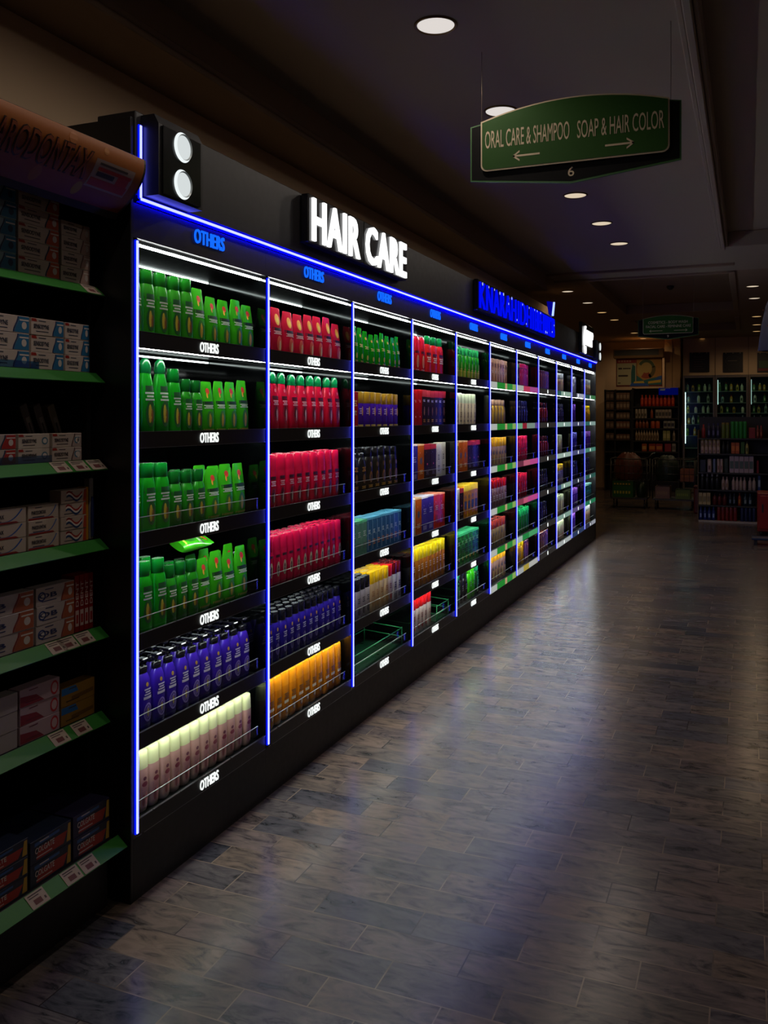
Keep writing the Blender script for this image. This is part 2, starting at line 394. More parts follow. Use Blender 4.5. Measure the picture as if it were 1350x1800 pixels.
# upper fascia with the blue neon outline
t = thing('fascia', 'long black fascia along the top of the display wall, outlined in blue light', 'fascia', (0, 2, 2.49))
m = MB(); m.box((-.16, -.012, .004), (.010, YE+.012-2, .300), M('#161416', .42), .004); m.box((-.56, -.012, -.0), (-.16, YE+.012-2, .014), BLACK); m.build('panel', t)
led_strip('blue_led_strip', t, (.0105, .006, -.010), (.0105, YE-2-.004, -.010))['label'] = 'glowing blue horizontal strip'
for yy in (.006, YE-2+.0): led_strip('blue_led_upright', t, (.0105, yy, -.010), (.0105, yy, .253))['label'] = 'glowing blue upright strip'
m = MB()   # added emitting face under the neon line, for the blue glow on the header panels
a = (.0115, -.0185); b = (.0060, -.0200)
m.add([(a[0], .0, a[1]), (a[0], YE-2, a[1]), (b[0], YE-2, b[1]), (b[0], .0, b[1])], [(0, 1, 2, 3)], BLUE_WASH, True)
m.build('added_blue_wash', t)

def tower(y, ya, yb, label):
    t = thing('spotlight_box', label, 'light box', (0.0108, y, 2.4925))
    m = MB(); hh = .287
    prof = [(0, 0), (.074, 0), (.074, hh-.035), (.055, hh), (0, hh)]
    pl = [(x, z) for x, z in prof]
    m.prism(pl, ya, yb, BLACK, lambda a, b, q: (a, q, b)); 
    m.build('housing', t)
    m = MB()
    m.box((.0745, ya+.018, .008), (.080, yb-.018, hh-.037), BLACKG, .004); m.build('front_plate', t)
    yc = (ya+yb)/2
    for zz in (.0665, .2015):
        m = MB(); n = 36
        for R0, R1, xx0, xx1, mat in ((.054, .047, .081, .090, EM((.93, 1.0, 1.0), .95)), (.047, .043, .090, .086, M('#aeb9bb', .3)), (.043, 0, .085, .085, EM((.86, .92, .92), .78))):
            v = [(xx0, yc+R0*math.cos(2*PI*q/n), zz+R0*math.sin(2*PI*q/n)) for q in range(n)]+[(xx1, yc+R1*math.cos(2*PI*q/n), zz+R1*math.sin(2*PI*q/n)) for q in range(n)]
            m.add(v, [(q, (q+1)%n, n+(q+1)%n, n+q) for q in range(n)], mat)
        v = [(.080, yc+.054*math.cos(2*PI*q/n), zz+.054*math.sin(2*PI*q/n)) for q in range(n)]+[(.081, yc+.054*math.cos(2*PI*q/n), zz+.054*math.sin(2*PI*q/n)) for q in range(n)]
        m.add(v, [(q, (q+1)%n, n+(q+1)%n, n+q) for q in range(n)], BLACKG)
        s_ = m.build('spotlight', t); s_['label'] = 'round glowing white lamp'
tower(2.0, .018, .288, 'black box with two round white lamps at the near end of the fascia')
tower(YE-.31, .012, .288, 'black box with two round white lamps at the far end of the fascia')

# HAIR CARE sign
t = thing('illuminated_sign', 'glowing white HAIR CARE letters on black backing above the second bay', 'sign', (.0105, 3.876, 2.665))
m = MB(); m.box((0, -.655, -.115), (.045, -.0, .12), BLACKG, .006); m.box((0, .0, -.115), (.045, .655, .12), BLACKG, .006); m.build('backing_box', t)
text_mesh('HAIR CARE', 1.255, .212, WHITE_SIGN, .012, .018, offset=.0455, spacing=1.1).build('lettering', t)['label'] = 'glowing white lettering'
# blue brand sign of tall condensed letters
t = thing('illuminated_sign', 'glowing deep blue sign of tall narrow letters above the middle bays', 'sign', (.0105, 7.57, 2.672))
m = MB(); m.box((0, -1.47, -.122), (.04, 1.47, .122), BLACKG, .006); m.build('backing_box', t)
for w, ya, yb in (('KNARAH', -1.445, -.28), ('IDHI', -.20, .42), ('EBEE', .49, .80), ('HAMCEB', .86, 1.43)):
    text_mesh(w, yb-ya, .205, BLUE_DEEP, .012, -.006, offset=.0405, spacing=1.1).build('lettering', t, (0, (ya+yb)/2, 0))['label'] = 'glowing blue word'
m = MB(); rs_ = random.Random(5)
for q_ in range(18):
    a_, b_ = -1.40+2.8*q_/17+rs_.uniform(-.05, .05), rs_.choice((.085, .092, -.05, -.08, .03, .09)); m.cyl((.0526, a_, b_), (.0536, a_, b_), rs_.choice((.010, .014)), EM((.45, .55, 1.0), 1.0), 8)
m.build('sparkle_pattern', t)
m = MB(); m.prism([(1.36, .135), (1.40, .135), (1.47, .29), (1.44, .29)], .030, .045, EM((.25, .35, 1.0), 2.2), lambda a, b, q: (q, a, b))
m.prism([(1.20, .27), (1.42, .29), (1.36, .135), (1.30, .15)], .010, .029, EM((0, .001, 1.0), .25), lambda a, b, q: (q, a, b)); m.build('slash_emblem', t)
# white script sign at the far end
t = thing('illuminated_sign', 'glowing white script sign near the far end of the fascia', 'sign', (.0105, 11.25, 2.73))
m = MB(); m.box((0, -.50, -.20), (.04, .42, .20), BLACKG, .006); m.build('backing_box', t)
m = MB()
arc = [(.047, -.36+.10*(q/10-.5)**2*4-.03, -.02+.17*(1-q/5)) for q in range(11)]
m.tube(arc, .016, WHITE_SIGN, 8); m.build('curved_stroke', t)
text_mesh('mnr', .56, .20, WHITE_SIGN, .010, .06, offset=.0405, spacing=.85).build('lettering', t, (0, .05, .02))
m = MB(); m.rings([(-.045, .02, .006), (-.03, .05, .008), (0, .06, .008), (.045, .045, .008)], WHITE_SIGN, 14, 2, .047, 0); m.build('drop_emblem', t, (0, -.27, -.145))

# ------------------------------------------------------------------ products on the shelves
BODY = {
 'tall':   [(0,.86),(.015,.97),(.05,1),(.45,1),(.62,.97),(.72,.90),(.78,.80),(.80,.74)],
 'curvy':  [(0,.80),(.02,.95),(.25,1),(.45,.98),(.60,.88),(.72,.72),(.80,.58),(.82,.56)],
 'tottle': [(0,.66),(.015,.80),(.10,.92),(.35,1),(.68,1),(.72,.97)],
 'slim':   [(0,.85),(.02,.97),(.50,1),(.66,.95),(.75,.80),(.785,.62)],
 'pump':   [(0,.86),(.02,.97),(.30,1),(.55,.97),(.66,.84),(.73,.62),(.75,.5)],
 'capw':   [(0,.90),(.02,1),(.69,1),(.70,.98)],
}
CAP = {
 'tall':   [(.795,.76),(.80,.80),(.975,.76),(1,.70)],
 'curvy':  [(.815,.60),(.83,.64),(.92,.62),(.97,.52),(1,.34)],
 'tottle': [(.715,.985),(.73,.99),(.90,.93),(.985,.88),(1,.80)],
 'slim':   [(.78,.70),(.79,.76),(.98,.76),(1,.70)],
 'pump':   [(.745,.56),(.755,.62),(.83,.62),(.84,.5)],
 'capw':   [(.70,.985),(.705,1),(.985,1),(1,.93)],
}
def prof_at(pr, z):
    for (z0, w0, d0), (z1, w1, d1) in zip(pr, pr[1:]):
        if z0 <= z <= z1:
            t = (z-z0)/(z1-z0) if z1 > z0 else 0
            return w0+(w1-w0)*t, d0+(d1-d0)*t
    return pr[-1][1:] if z > pr[-1][0] else pr[0][1:]
def decal(mb, pr, p, kind, yc, zc, hw, hh, mat, off=.0007):
    def pt(y, z):
        w, d = prof_at(pr, z); y = max(-.94*w, min(.94*w, y))
        return (d*(1-abs(y/w)**p)**(1/p)+off, y, z)
    if kind == 'e':
        n = 14; v = [pt(yc, zc)]+[pt(yc+r*hw*math.cos(2*PI*k/n), zc+r*hh*math.sin(2*PI*k/n)) for r in (.55, 1) for k in range(n)]
        F = [(0, 1+k, 1+(k+1)%n) for k in range(n)]+[(1+k, 1+n+k, 1+n+(k+1)%n, 1+(k+1)%n) for k in range(n)]
    else:
        nu = 5 if hw > .006 else 2; nv = 3 if hh > .01 else 1
        v = [pt(yc-hw+2*hw*i/nu, zc-hh+2*hh*j/nv) for j in range(nv+1) for i in range(nu+1)]
        F = [(j*(nu+1)+i, j*(nu+1)+i+1, (j+1)*(nu+1)+i+1, (j+1)*(nu+1)+i) for j in range(nv) for i in range(nu)]
    mb.add(v, F, mat)
_cache = {}
NAMES = {('tall','shampoo_bottle'): 'shampoo_bottle', ('curvy','shampoo_bottle'): 'conditioner_bottle', ('tottle','shampoo_bottle'): 'flat_top_bottle', ('slim','shampoo_bottle'): 'slim_bottle', ('capw','shampoo_bottle'): 'wide_cap_bottle'}
def deep(h):     # fuller, more saturated plastic colours
    v = [int(h[i:i+2], 16)/255 for i in (1, 3, 5)]; mx = max(v)
    return '#%02x%02x%02x' % tuple(int(255*max(0, min(1, mx*(x/mx)**1.28))) for x in v)
def product_meshes(key):
    if key in _cache: return _cache[key]
    S = P[key]; sh, w, h, d = S['shape'], S['w'], S['h'], S['d']; col = M(deep(S['col']), S.get('rough', .24)); p = S.get('p', 2.5)
    parts = []; body = MB()
    S['name'] = NAMES.get((sh, S['name']), S['name'])
    lab = MB()
    if sh == 'box':
        body.box((-d/2, -w/2, 0), (d/2, w/2, h), col, .0012)
        def rect(y0, z0, y1, z1, mat, o): lab.add([(d/2+o, y0, z0), (d/2+o, y1, z0), (d/2+o, y1, z1), (d/2+o, y0, z1)], [(0,1,2,3)], mat, True)
        for q, (kd, yc, zc, hw, hh, c) in enumerate(S['lab']):
            mt = M(c, .4); o = .0004+.0002*q
            if kd == 'e':
                n = 14; lab.add([(d/2+o, yc*w/2+hw*w/2*math.cos(2*PI*k/n), zc*h+hh*h*math.sin(2*PI*k/n)) for k in range(n)], [tuple(range(n))], mt, True)
            elif kd == 't':
                nl = 3
                for i in range(nl): 
                    zz = zc*h+(i-1)*hh*h*.7; ww = hw*w/2*(1-.25*(i % 2)); rect(yc*w/2-ww, zz-hh*h*.2, yc*w/2+ww, zz+hh*h*.2, mt, o)
            elif kd == 'w': # wraps over the top
                lab.box((-d/2-.0004, -w/2-.0004, zc*h), (d/2+.0004, w/2+.0004, h+.0004), mt)
            else: rect((yc-hw)*w/2, (zc-hh)*h, (yc+hw)*w/2, (zc+hh)*h, mt, o)
    else:
        if sh == 'pouch':
            tw = S.get('topw', .62)
            pr = [(0,.90,.62),(.02,.98,.72),(.12,1,.95),(.35,.97,1),(.55,.97,.8),(.70,1,.52),(.80,.96,.32),(.86,tw+.08,.2),(.92,tw,.12),(.985,tw*.96,.06),(1,tw*.8,.03)]
        elif sh == 'tube':
            pr = [(.19,.94,.9),(.22,1,.95),(.5,1,.75),(.8,1.02,.4),(.97,1.04,.08),(1,1.04,.06)]
        else: pr = [(z, r, r if z < .6 else r*1.0) for z, r in BODY[sh]]
        pr = [(z*h, a*w/2, b*d/2) for z, a, b in pr]
        body.rings(pr, col, 20, p)
        for kd, yc, zc, hw, hh, c in S['lab']:
            mt = M(c, .35)
            if kd == 't':
                for i in range(3):
                    decal(lab, pr, p, 'r', yc*w/2, (zc+(i-1)*hh*.7)*h, hw*w/2*(1-.25*(i % 2)), hh*h*.2, mt, .0009)
            else: decal(lab, pr, p, kd, yc*w/2, zc*h, hw*w/2, hh*h, mt, .0005 if kd == 'r' else .0008)
        cp = MB(); cm = M(deep(S.get('cap', S['col'])), .22)
        if sh == 'tube': cp.rings([(0,.84*w/2,.84*d/2),(.004,.9*w/2,.9*d/2),(.185*h,.9*w/2,.9*d/2),(.19*h,.86*w/2,.86*d/2)], cm, 18, 2.2)
        elif sh == 'pouch':
            cp = None
        else: cp.rings([(z*h, r*w/2, min(r*d/2*1.0, r*w/2) if sh != 'pump' else r*w/2*.62) for z, r in CAP[sh]], cm, 18, 2.2 if sh != 'tottle' and sh != 'capw' else p)
        if sh == 'pump':
            cp.cyl((0,0,.835*h), (0,0,.92*h), .0045, cm, 10)
            hd = MB(); hd.box((-.016, -.016, .915*h), (.016, .016, .955*h), cm, .003); hd.box((-.052, -.007, .925*h), (-.014, .007, .95*h), cm, .002)
            hd.box((-.052, -.005, .905*h), (-.043, .005, .928*h), cm, .002)
            parts.append(('pump_head', hd.mesh('pump_head')))
        if cp: parts.append(('cap', cp.mesh('cap')))
    if lab.f: parts.append(('printed_label', lab.mesh('printed_label')))
    _cache[key] = (body.mesh(S['name']), parts)
    return _cache[key]

def LBL(txt, art, band=None, zt=.62, za=.30):
    L = []
    if band: L.append(('r', 0, zt, .82, .035, band))
    L += [('t', 0, zt-.1, .62, .06, txt), ('e', 0, za, .62, .17, art[0]), ('e', -.12, za, .22, .12, art[1]), ('e', .16, za-.03, .16, .09, art[2] if len(art) > 2 else txt)]
    return L
GLEAF = ('#23602a', '#c9b23a', '#7d4a1e')
P = {
 'g_tall':  dict(shape='tall', w=.078, h=0.26, d=.048, col='#3f9a2c', cap='#2b8a2e', lab=LBL('#c8d8c0', GLEAF, '#23562e'), name='shampoo_bottle', desc='tall green shampoo bottle'),
 'g_big':   dict(shape='curvy', w=.088, h=0.292, d=.055, col='#22a02c', cap='#0c6a3a', lab=LBL('#b8d0b8', GLEAF, '#1f4a28'), name='shampoo_bottle', desc='large curved green bottle with dark green cap'),
 'g_mid':   dict(shape='slim', w=.070, h=0.225, d=.045, col='#2f8f26', cap='#176a2c', lab=LBL('#c8d8c0', GLEAF, '#23562e'), name='shampoo_bottle', desc='slim green bottle'),
 'g_bot':   dict(shape='tall', w=.078, h=0.262, d=.050, col='#1f9a24', cap='#0e7a30', lab=LBL('#b9cdb8', GLEAF, '#1d4c26'), name='shampoo_bottle', desc='green bottle with square cap'),
 'g_pouch': dict(shape='pouch', w=.092, h=0.226, d=.05, col='#46a824', topw=.84, rough=.22, lab=[('e', .05, .82, .3, .06, '#c8342a'), ('e', -.1, .74, .12, .05, '#e8b83a'), ('r', 0, .60, .8, .03, '#1d3a22'), ('t', 0, .53, .7, .035, '#d0dcc8'), ('e', 0, .30, .5, .16, '#2c7a28'), ('e', .0, .28, .2, .13, '#c9a83a'), ('r', 0, .1, .8, .02, '#b8c84a')], name='refill_pouch', desc='green refill pouch with red logo'),
 'r_pouch': dict(shape='pouch', w=.098, h=0.235, d=.05, col='#c8284a', topw=.86, rough=.22, lab=[('e', .1, .76, .42, .12, '#e89a3a'), ('e', .15, .74, .2, .07, '#e8cf5a'), ('r', 0, .56, .82, .03, '#2a2030'), ('t', 0, .49, .7, .035, '#e8c8c8'), ('e', .1, .27, .45, .16, '#e0604a'), ('e', .2, .22, .16, .12, '#f0d8b0')], name='refill_pouch', desc='red refill pouch with orange flower'),
 'g_sachet':dict(shape='pouch', w=.075, h=0.22, d=.04, col='#148a1e', topw=.8, rough=.2, lab=[('e', 0, .80, .3, .04, '#d8a83a'), ('t', 0, .55, .6, .04, '#d8d07a'), ('e', 0, .28, .3, .07, '#c8b84a'), ('t', 0, .14, .5, .03, '#d0a868')], name='refill_pouch', desc='narrow glossy green pouch'),
 'purple_pump': dict(shape='pump', w=.074, h=.268, d=.052, col='#4a2ca8', cap='#15151c', lab=[('e', -.05, .60, .2, .03, '#c89a3a'), ('t', 0, .50, .5, .05, '#e0d8f6'), ('r', 0, .42, .6, .018, '#e4def6'), ('e', 0, .22, .62, .13, '#9a84e4'), ('e', 0, .22, .5, .105, '#4a2f9a'), ('e', 0, .22, .16, .06, '#c8b46a')], name='pump_bottle', desc='purple bottle with black pump'),
 'cream':   dict(shape='tottle', w=.066, h=0.224, d=.045, col='#cba99e', cap='#dce2b4', p=2.8, lab=[('r', 0, .25, .8, .17, '#b58284'), ('e', 0, .55, .3, .03, '#6a2438'), ('e', 0, .46, .5, .04, '#8a2a40'), ('t', 0, .38, .5, .03, '#c88a8a'), ('e', -.2, .2, .22, .1, '#9a4a50'), ('e', .25, .22, .2, .12, '#d88a8a')], name='shampoo_bottle', desc='cream and pink bottle'),
 'p_big':   dict(shape='curvy', w=.088, h=0.285, d=.055, col='#d8204e', cap='#0c7a4a', lab=[('e', 0, .70, .16, .03, '#e86a7a'), ('r', .05, .58, .6, .03, '#5a1428'), ('t', .05, .50, .5, .04, '#f0b8c4'), ('e', .05, .33, .55, .17, '#a8183a'), ('e', 0, .33, .25, .12, '#4a1828'), ('e', .15, .3, .14, .1, '#e8c8cc')], name='shampoo_bottle', desc='pink bottle with green cap'),
 'p_tot':   dict(shape='tottle', w=.074, h=0.26, d=.048, col='#d41c52', p=2.8, lab=[('r', .05, .58, .6, .03, '#4a1428'), ('t', .05, .48, .5, .05, '#eab4c4'), ('e', .05, .25, .5, .16, '#8a1a3a'), ('e', 0, .25, .22, .12, '#2a1420'), ('e', .15, .22, .12, .09, '#d8c8cc')], name='shampoo_bottle', desc='pink flat topped bottle'),
 'p_small': dict(shape='tottle', w=.060, h=0.24, d=.040, col='#d01a58', p=2.8, lab=[('r', .05, .6, .6, .025, '#4a1428'), ('e', .05, .34, .45, .15, '#c8b8a0'), ('e', .05, .32, .26, .1, '#5a1a34')], name='shampoo_bottle', desc='small pink bottle'),
 'purple_slim': dict(shape='slim', w=.062, h=0.232, d=.042, col='#3a2896', cap='#14141c', lab=[('e', 0, .64, .2, .04, '#d89a3a'), ('t', 0, .5, .5, .06, '#b8b0e0'), ('e', 0, .24, .5, .12, '#6a58b8'), ('e', 0, .24, .3, .08, '#3a2a88')], name='shampoo_bottle', desc='purple bottle with black cap'),
 'amber':   dict(shape='tottle', w=.066, h=0.23, d=.044, col='#d8901a', cap='#e8a020', p=2.8, lab=[('t', 0, .5, .6, .06, '#7a4a12'), ('r', 0, .38, .6, .03, '#e8dcc0'), ('e', 0, .22, .4, .09, '#8a4a14'), ('e', .1, .2, .2, .05, '#ead8b0')], name='shampoo_bottle', desc='amber yellow bottle'),
 'red_box_l': dict(shape='box', w=.075, h=0.222, d=.045, col='#a8202a', lab=[('t', 0, .7, .6, .08, '#c8a04a'), ('t', 0, .45, .5, .06, '#d8b868'), ('r', 0, .08, .8, .04, '#d8c8a8')], name='hair_colour_box', desc='red carton with gold print'),
 'vio_gold': dict(shape='capw', w=.078, h=0.22, d=.05, col='#5a2aa8', cap='#a8862a', p=3, lab=[('t', -.2, .5, .4, .08, '#b89ae0'), ('e', .3, .5, .25, .12, '#d8942a'), ('r', 0, .1, .8, .05, '#c8a85a')], name='gift_set', desc='violet pack with gold top'),
 'blk_pump': dict(shape='pump', w=.074, h=0.275, d=.05, col='#1b1a1c', cap='#26282c', lab=[('t', 0, .5, .5, .05, '#b87a2a'), ('e', 0, .3, .4, .1, '#6a4418'), ('t', 0, .12, .6, .03, '#b8862a')], name='pump_bottle', desc='black pump bottle with gold print'),
 'blk_gold': dict(shape='tall', w=.076, h=0.255, d=.05, col='#1d1a18', cap='#17171a', lab=[('e', 0, .62, .3, .06, '#5a4020'), ('e', 0, .34, .4, .13, '#8a5a1c'), ('e', 0, .32, .2, .09, '#2a1c10'), ('t', 0, .13, .6, .03, '#c8902a')], name='shampoo_bottle', desc='black bottle with gold print'),
 'gr_tube': dict(shape='box', w=.074, h=0.205, d=.05, col='#6f9a88', rough=.25, lab=[('w', 0, .93, 0, 0, '#58c088'), ('t', 0, .62, .5, .08, '#c0d0c8'), ('t', 0, .3, .6, .08, '#3a5a50')], name='treatment_box', desc='grey green carton'),
 'bl_tube': dict(shape='box', w=.070, h=0.208, d=.045, col='#3a6a92', rough=.25, lab=[('w', 0, .94, 0, 0, '#58a8c8'), ('r', -.4, .5, .2, .4, '#5a8ab8'), ('t', .2, .3, .5, .08, '#b86a3a'), ('t', .2, .6, .4, .06, '#c8d8e0')], name='treatment_box', desc='blue carton'),
 'w_blk':   dict(shape='capw', w=.060, h=0.228, d=.042, col='#bdb6ba', cap='#1a1a1e', p=3, lab=[('t', 0, .45, .5, .07, '#3a3440'), ('e', 0, .18, .5, .09, '#3a3038')], name='shampoo_bottle', desc='white bottle with black cap'),
 'w_yel':   dict(shape='capw', w=.060, h=0.235, d=.042, col='#d8bf9a', cap='#f0c81a', p=3, lab=[('t', 0, .45, .5, .07, '#a86a2a'), ('e', 0, .2, .5, .1, '#b8864a')], name='shampoo_bottle', desc='cream bottle with yellow cap'),
 'w_red':   dict(shape='capw', w=.060, h=0.235, d=.042, col='#d8c8c0', cap='#d82a2a', p=3, lab=[('t', 0, .45, .5, .07, '#8a3a3a'), ('e', 0, .18, .4, .08, '#c83a3a')], name='shampoo_bottle', desc='white bottle with red cap'),
 'w_dred':  dict(shape='capw', w=.060, h=0.24, d=.042, col='#c8c4c8', cap='#6a141c', p=3, lab=[('t', 0, .42, .5, .08, '#3a343c'), ('r', 0, .14, .6, .06, '#5a5460')], name='shampoo_bottle', desc='white bottle with dark red cap'),
 'red_cap': dict(shape='tottle', w=.078, h=0.262, d=.05, col='#d02438', cap='#d8264a', p=2.8, lab=[('r', 0, .6, .7, .03, '#6a1424'), ('e', 0, .36, .4, .17, '#e0a070'), ('e', .1, .36, .18, .12, '#c83a2a'), ('t', 0, .12, .6, .04, '#f0b8b0')], name='shampoo_bottle', desc='red bottle'),
 'red_grn': dict(shape='tall', w=.10, h=0.285, d=.05, col='#d23038', cap='#14804a', lab=[('r', 0, .55, .7, .035, '#5a1424'), ('t', 0, .42, .6, .07, '#f0c8b8'), ('e', .4, .5, .14, .04, '#f0b0a8')], name='shampoo_bottle', desc='wide red bottle with green cap'),
 'red_tall': dict(shape='box', w=.075, h=0.262, d=.05, col='#a8101a', lab=[('t', 0, .7, .3, .03, '#d86a5a'), ('e', 0, .3, .12, .02, '#e8b0a0')], name='hair_colour_box', desc='plain red carton'),
 'dark_red': dict(shape='box', w=.075, h=0.262, d=.05, col='#1d1418', lab=[('w', 0, .82, 0, 0, '#9a1420'), ('t', 0, .72, .5, .03, '#a89ab0'), ('e', 0, .45, .3, .12, '#7a4a28'), ('t', 0, .2, .5, .04, '#b8862a')], name='hair_colour_box', desc='black carton with red top'),
 'vio_box': dict(shape='box', w=.12, h=0.25, d=.06, col='#4a3a9a', lab=[('w', 0, .96, 0, 0, '#d8d0e0'), ('t', 0, .6, .5, .08, '#9a8ad0'), ('r', 0, .15, .6, .06, '#7a6ac0')], name='hair_colour_box', desc='violet carton'),
 'ora_box': dict(shape='box', w=.12, h=0.25, d=.06, col='#c86a14', lab=[('w', 0, .96, 0, 0, '#d8a878'), ('e', 0, .55, .4, .1, '#4a3a50'), ('t', 0, .25, .5, .06, '#f0c080')], name='hair_colour_box', desc='orange carton'),
 'red_box': dict(shape='box', w=.12, h=0.25, d=.06, col='#d8401e', lab=[('w', 0, .96, 0, 0, '#e88a6a'), ('t', 0, .6, .5, .07, '#f0b090'), ('e', 0, .3, .4, .1, '#a82a18')], name='hair_colour_box', desc='orange red carton'),
 'wht_box': dict(shape='box', w=.10, h=0.25, d=.06, col='#cfcab8', lab=[('t', 0, .6, .3, .08, '#2a2620'), ('t', 0, .28, .4, .09, '#3a3028')], name='hair_colour_box', desc='white carton with dark print'),
 'blk_box': dict(shape='box', w=.12, h=0.245, d=.06, col='#241818', lab=[('w', 0, .86, 0, 0, '#a81a2a'), ('e', 0, .45, .16, .03, '#d83a4a'), ('t', 0, .2, .5, .05, '#5a4a4a')], name='hair_colour_box', desc='dark carton with red lid'),
 'yel_capw': dict(shape='capw', w=.070, h=0.262, d=.046, col='#c8862a', cap='#f0d818', p=3, lab=[('t', 0, .5, .5, .08, '#e8c8a0'), ('e', 0, .25, .5, .13, '#a85a1a'), ('e', .1, .23, .2, .08, '#e0b06a')], name='shampoo_bottle', desc='orange bottle with yellow cap'),
 'grn_yel': dict(shape='slim', w=.085, h=0.262, d=.05, col='#2a8a28', cap='#3aa868', lab=[('r', 0, .2, .8, .12, '#9a9a28'), ('e', 0, .45, .3, .12, '#78a838'), ('t', 0, .32, .5, .05, '#d0c858')], name='shampoo_bottle', desc='green and olive bottle'),
 'wht_tot': dict(shape='tottle', w=.10, h=0.262, d=.05, col='#d8ccb0', cap='#c8d0b4', p=2.9, lab=[('t', 0, .62, .3, .05, '#5a4432'), ('t', 0, .36, .4, .08, '#6a5038'), ('r', 0, .18, .4, .02, '#4a3a2c')], name='shampoo_bottle', desc='ivory bottle'),
 'oli_box': dict(shape='box', w=.12, h=0.24, d=.06, col='#8a7a22', lab=[('w', 0, .9, 0, 0, '#d8a82a'), ('e', 0, .3, .5, .2, '#5a7a2a'), ('t', 0, .7, .5, .06, '#c8b050')], name='hair_colour_box', desc='olive yellow carton'),
 'grn_box': dict(shape='box', w=.10, h=0.245, d=.06, col='#2a7a3a', lab=[('w', 0, .93, 0, 0, '#38b070'), ('t', 0, .7, .6, .06, '#9ab88a'), ('t', 0, .45, .6, .09, '#1a4a28'), ('e', 0, .2, .4, .06, '#b8862a')], name='hair_colour_box', desc='green carton'),
 'yel_box': dict(shape='box', w=.11, h=0.26, d=.06, col='#c89018', lab=[('w', 0, .82, 0, 0, '#f0c828'), ('r', 0, .4, .7, .12, '#3a4a7a'), ('t', 0, .65, .5, .05, '#5a3a10'), ('e', 0, .18, .4, .06, '#d85a2a')], name='hair_colour_box', desc='yellow carton'),
 'lime':    dict(shape='slim', w=.10, h=0.262, d=.05, col='#4ac01e', cap='#5ad02a', lab=[('t', 0, .45, .4, .08, '#2a7a1a')], name='shampoo_bottle', desc='lime green bottle'),
 'dgrn':    dict(shape='slim', w=.10, h=0.245, d=.05, col='#1c4a2c', cap='#2a9a6a', lab=[('r', -.3, .4, .2, .3, '#2a9a48'), ('t', .2, .4, .3, .08, '#7a9a80')], name='shampoo_bottle', desc='dark green bottle'),
 'beige':   dict(shape='box', w=.088, h=0.232, d=.05, col='#c8a488', lab=[('r', 0, .76, .7, .07, '#6a3a28'), ('r', 0, .22, .36, .13, '#8a4a28'), ('r', .6, .22, .2, .15, '#c8902a'), ('t', 0, .5, .5, .05, '#e0c8b0')], name='hair_colour_box', desc='beige carton'),
 'beige_y': dict(shape='slim', w=.10, h=0.232, d=.05, col='#c0a052', cap='#c8a890', lab=[('e', 0, .68, .3, .08, '#4a3020'), ('r', .3, .4, .16, .3, '#8a7028'), ('r', -.35, .3, .14, .22, '#5a4a28')], name='shampoo_bottle', desc='golden beige bottle'),
 'yb':      dict(shape='capw', w=.098, h=0.254, d=.05, col='#b8988a', cap='#e8b42a', p=3, lab=[('e', 0, .48, .6, .06, '#4a3038'), ('r', .2, .25, .3, .16, '#c8a83a'), ('r', -.4, .22, .16, .1, '#6a4440')], name='shampoo_bottle', desc='beige bottle with golden cap'),
 'wr':      dict(shape='capw', w=.098, h=0.243, d=.05, col='#a88a90', cap='#b01c24', p=3, lab=[('r', 0, .52, .7, .03, '#7a2028'), ('t', 0, .35, .5, .1, '#c8b0b0'), ('e', 0, .12, .3, .06, '#6a3038')], name='shampoo_bottle', desc='mauve bottle with red cap'),
 'wb':      dict(shape='capw', w=.098, h=0.243, d=.05, col='#b8a07a', cap='#a84a3a', p=3, lab=[('e', 0, .5, .4, .07, '#4a3424'), ('r', .3, .3, .2, .22, '#c8a83a'), ('e', 0, .16, .4, .07, '#3a2c20')], name='shampoo_bottle', desc='tan bottle with red brown cap'),
 'gdk':     dict(shape='box', w=.10, h=0.237, d=.05, col='#3c3644', lab=[('w', 0, .84, 0, 0, '#2a7a4a'), ('t', 0, .5, .4, .08, '#6a6474'), ('r', 0, .08, .9, .05, '#5a7a5a')], name='hair_colour_box', desc='charcoal carton with green top'),
 'crim':    dict(shape='box', w=.10, h=0.243, d=.05, col='#b01a34', lab=[('r', 0, .82, .9, .02, '#4a1020'), ('t', 0, .55, .3, .05, '#e07a8a')], name='hair_colour_box', desc='crimson carton'),
 'navy':    dict(shape='slim', w=.10, h=0.237, d=.05, col='#1c1a3a', cap='#20204a', lab=[('r', -.3, .4, .12, .25, '#2a30a0'), ('t', .2, .5, .3, .1, '#5a4a6a')], name='shampoo_bottle', desc='dark navy bottle'),
 'mag':     dict(shape='tottle', w=.098, h=0.254, d=.05, col='#b81848', cap='#d82a5a', p=2.8, lab=[('r', 0, .5, .7, .02, '#7a1030'), ('t', 0, .3, .4, .08, '#d86a8a')], name='shampoo_bottle', desc='magenta bottle'),
 'cri':     dict(shape='capw', w=.10, h=0.243, d=.05, col='#b81430', cap='#d8284a', p=3, lab=[('e', 0, .6, .4, .07, '#7a1020'), ('t', 0, .3, .4, .08, '#d86070')], name='shampoo_bottle', desc='crimson bottle'),
 'grn':     dict(shape='capw', w=.098, h=0.249, d=.05, col='#1a7a3a', cap='#2ab068', p=3, lab=[('r', 0, .45, .2, .3, '#145a2c'), ('t', 0, .2, .4, .05, '#3a9a58')], name='shampoo_bottle', desc='emerald bottle'),
 'brn':     dict(shape='box', w=.10, h=0.220, d=.05, col='#5a2c1e', lab=[('r', 0, .5, .3, .35, '#8a3c20'), ('t', 0, .8, .5, .05, '#a86a4a')], name='hair_colour_box', desc='brown carton'),
 'drd':     dict(shape='slim', w=.098, h=0.232, d=.05, col='#5a141c', cap='#3a1418', lab=[('r', 0, .5, .3, .18, '#9a2a1e'), ('t', 0, .2, .5, .06, '#7a4a5a')], name='shampoo_bottle', desc='dark red bottle'),
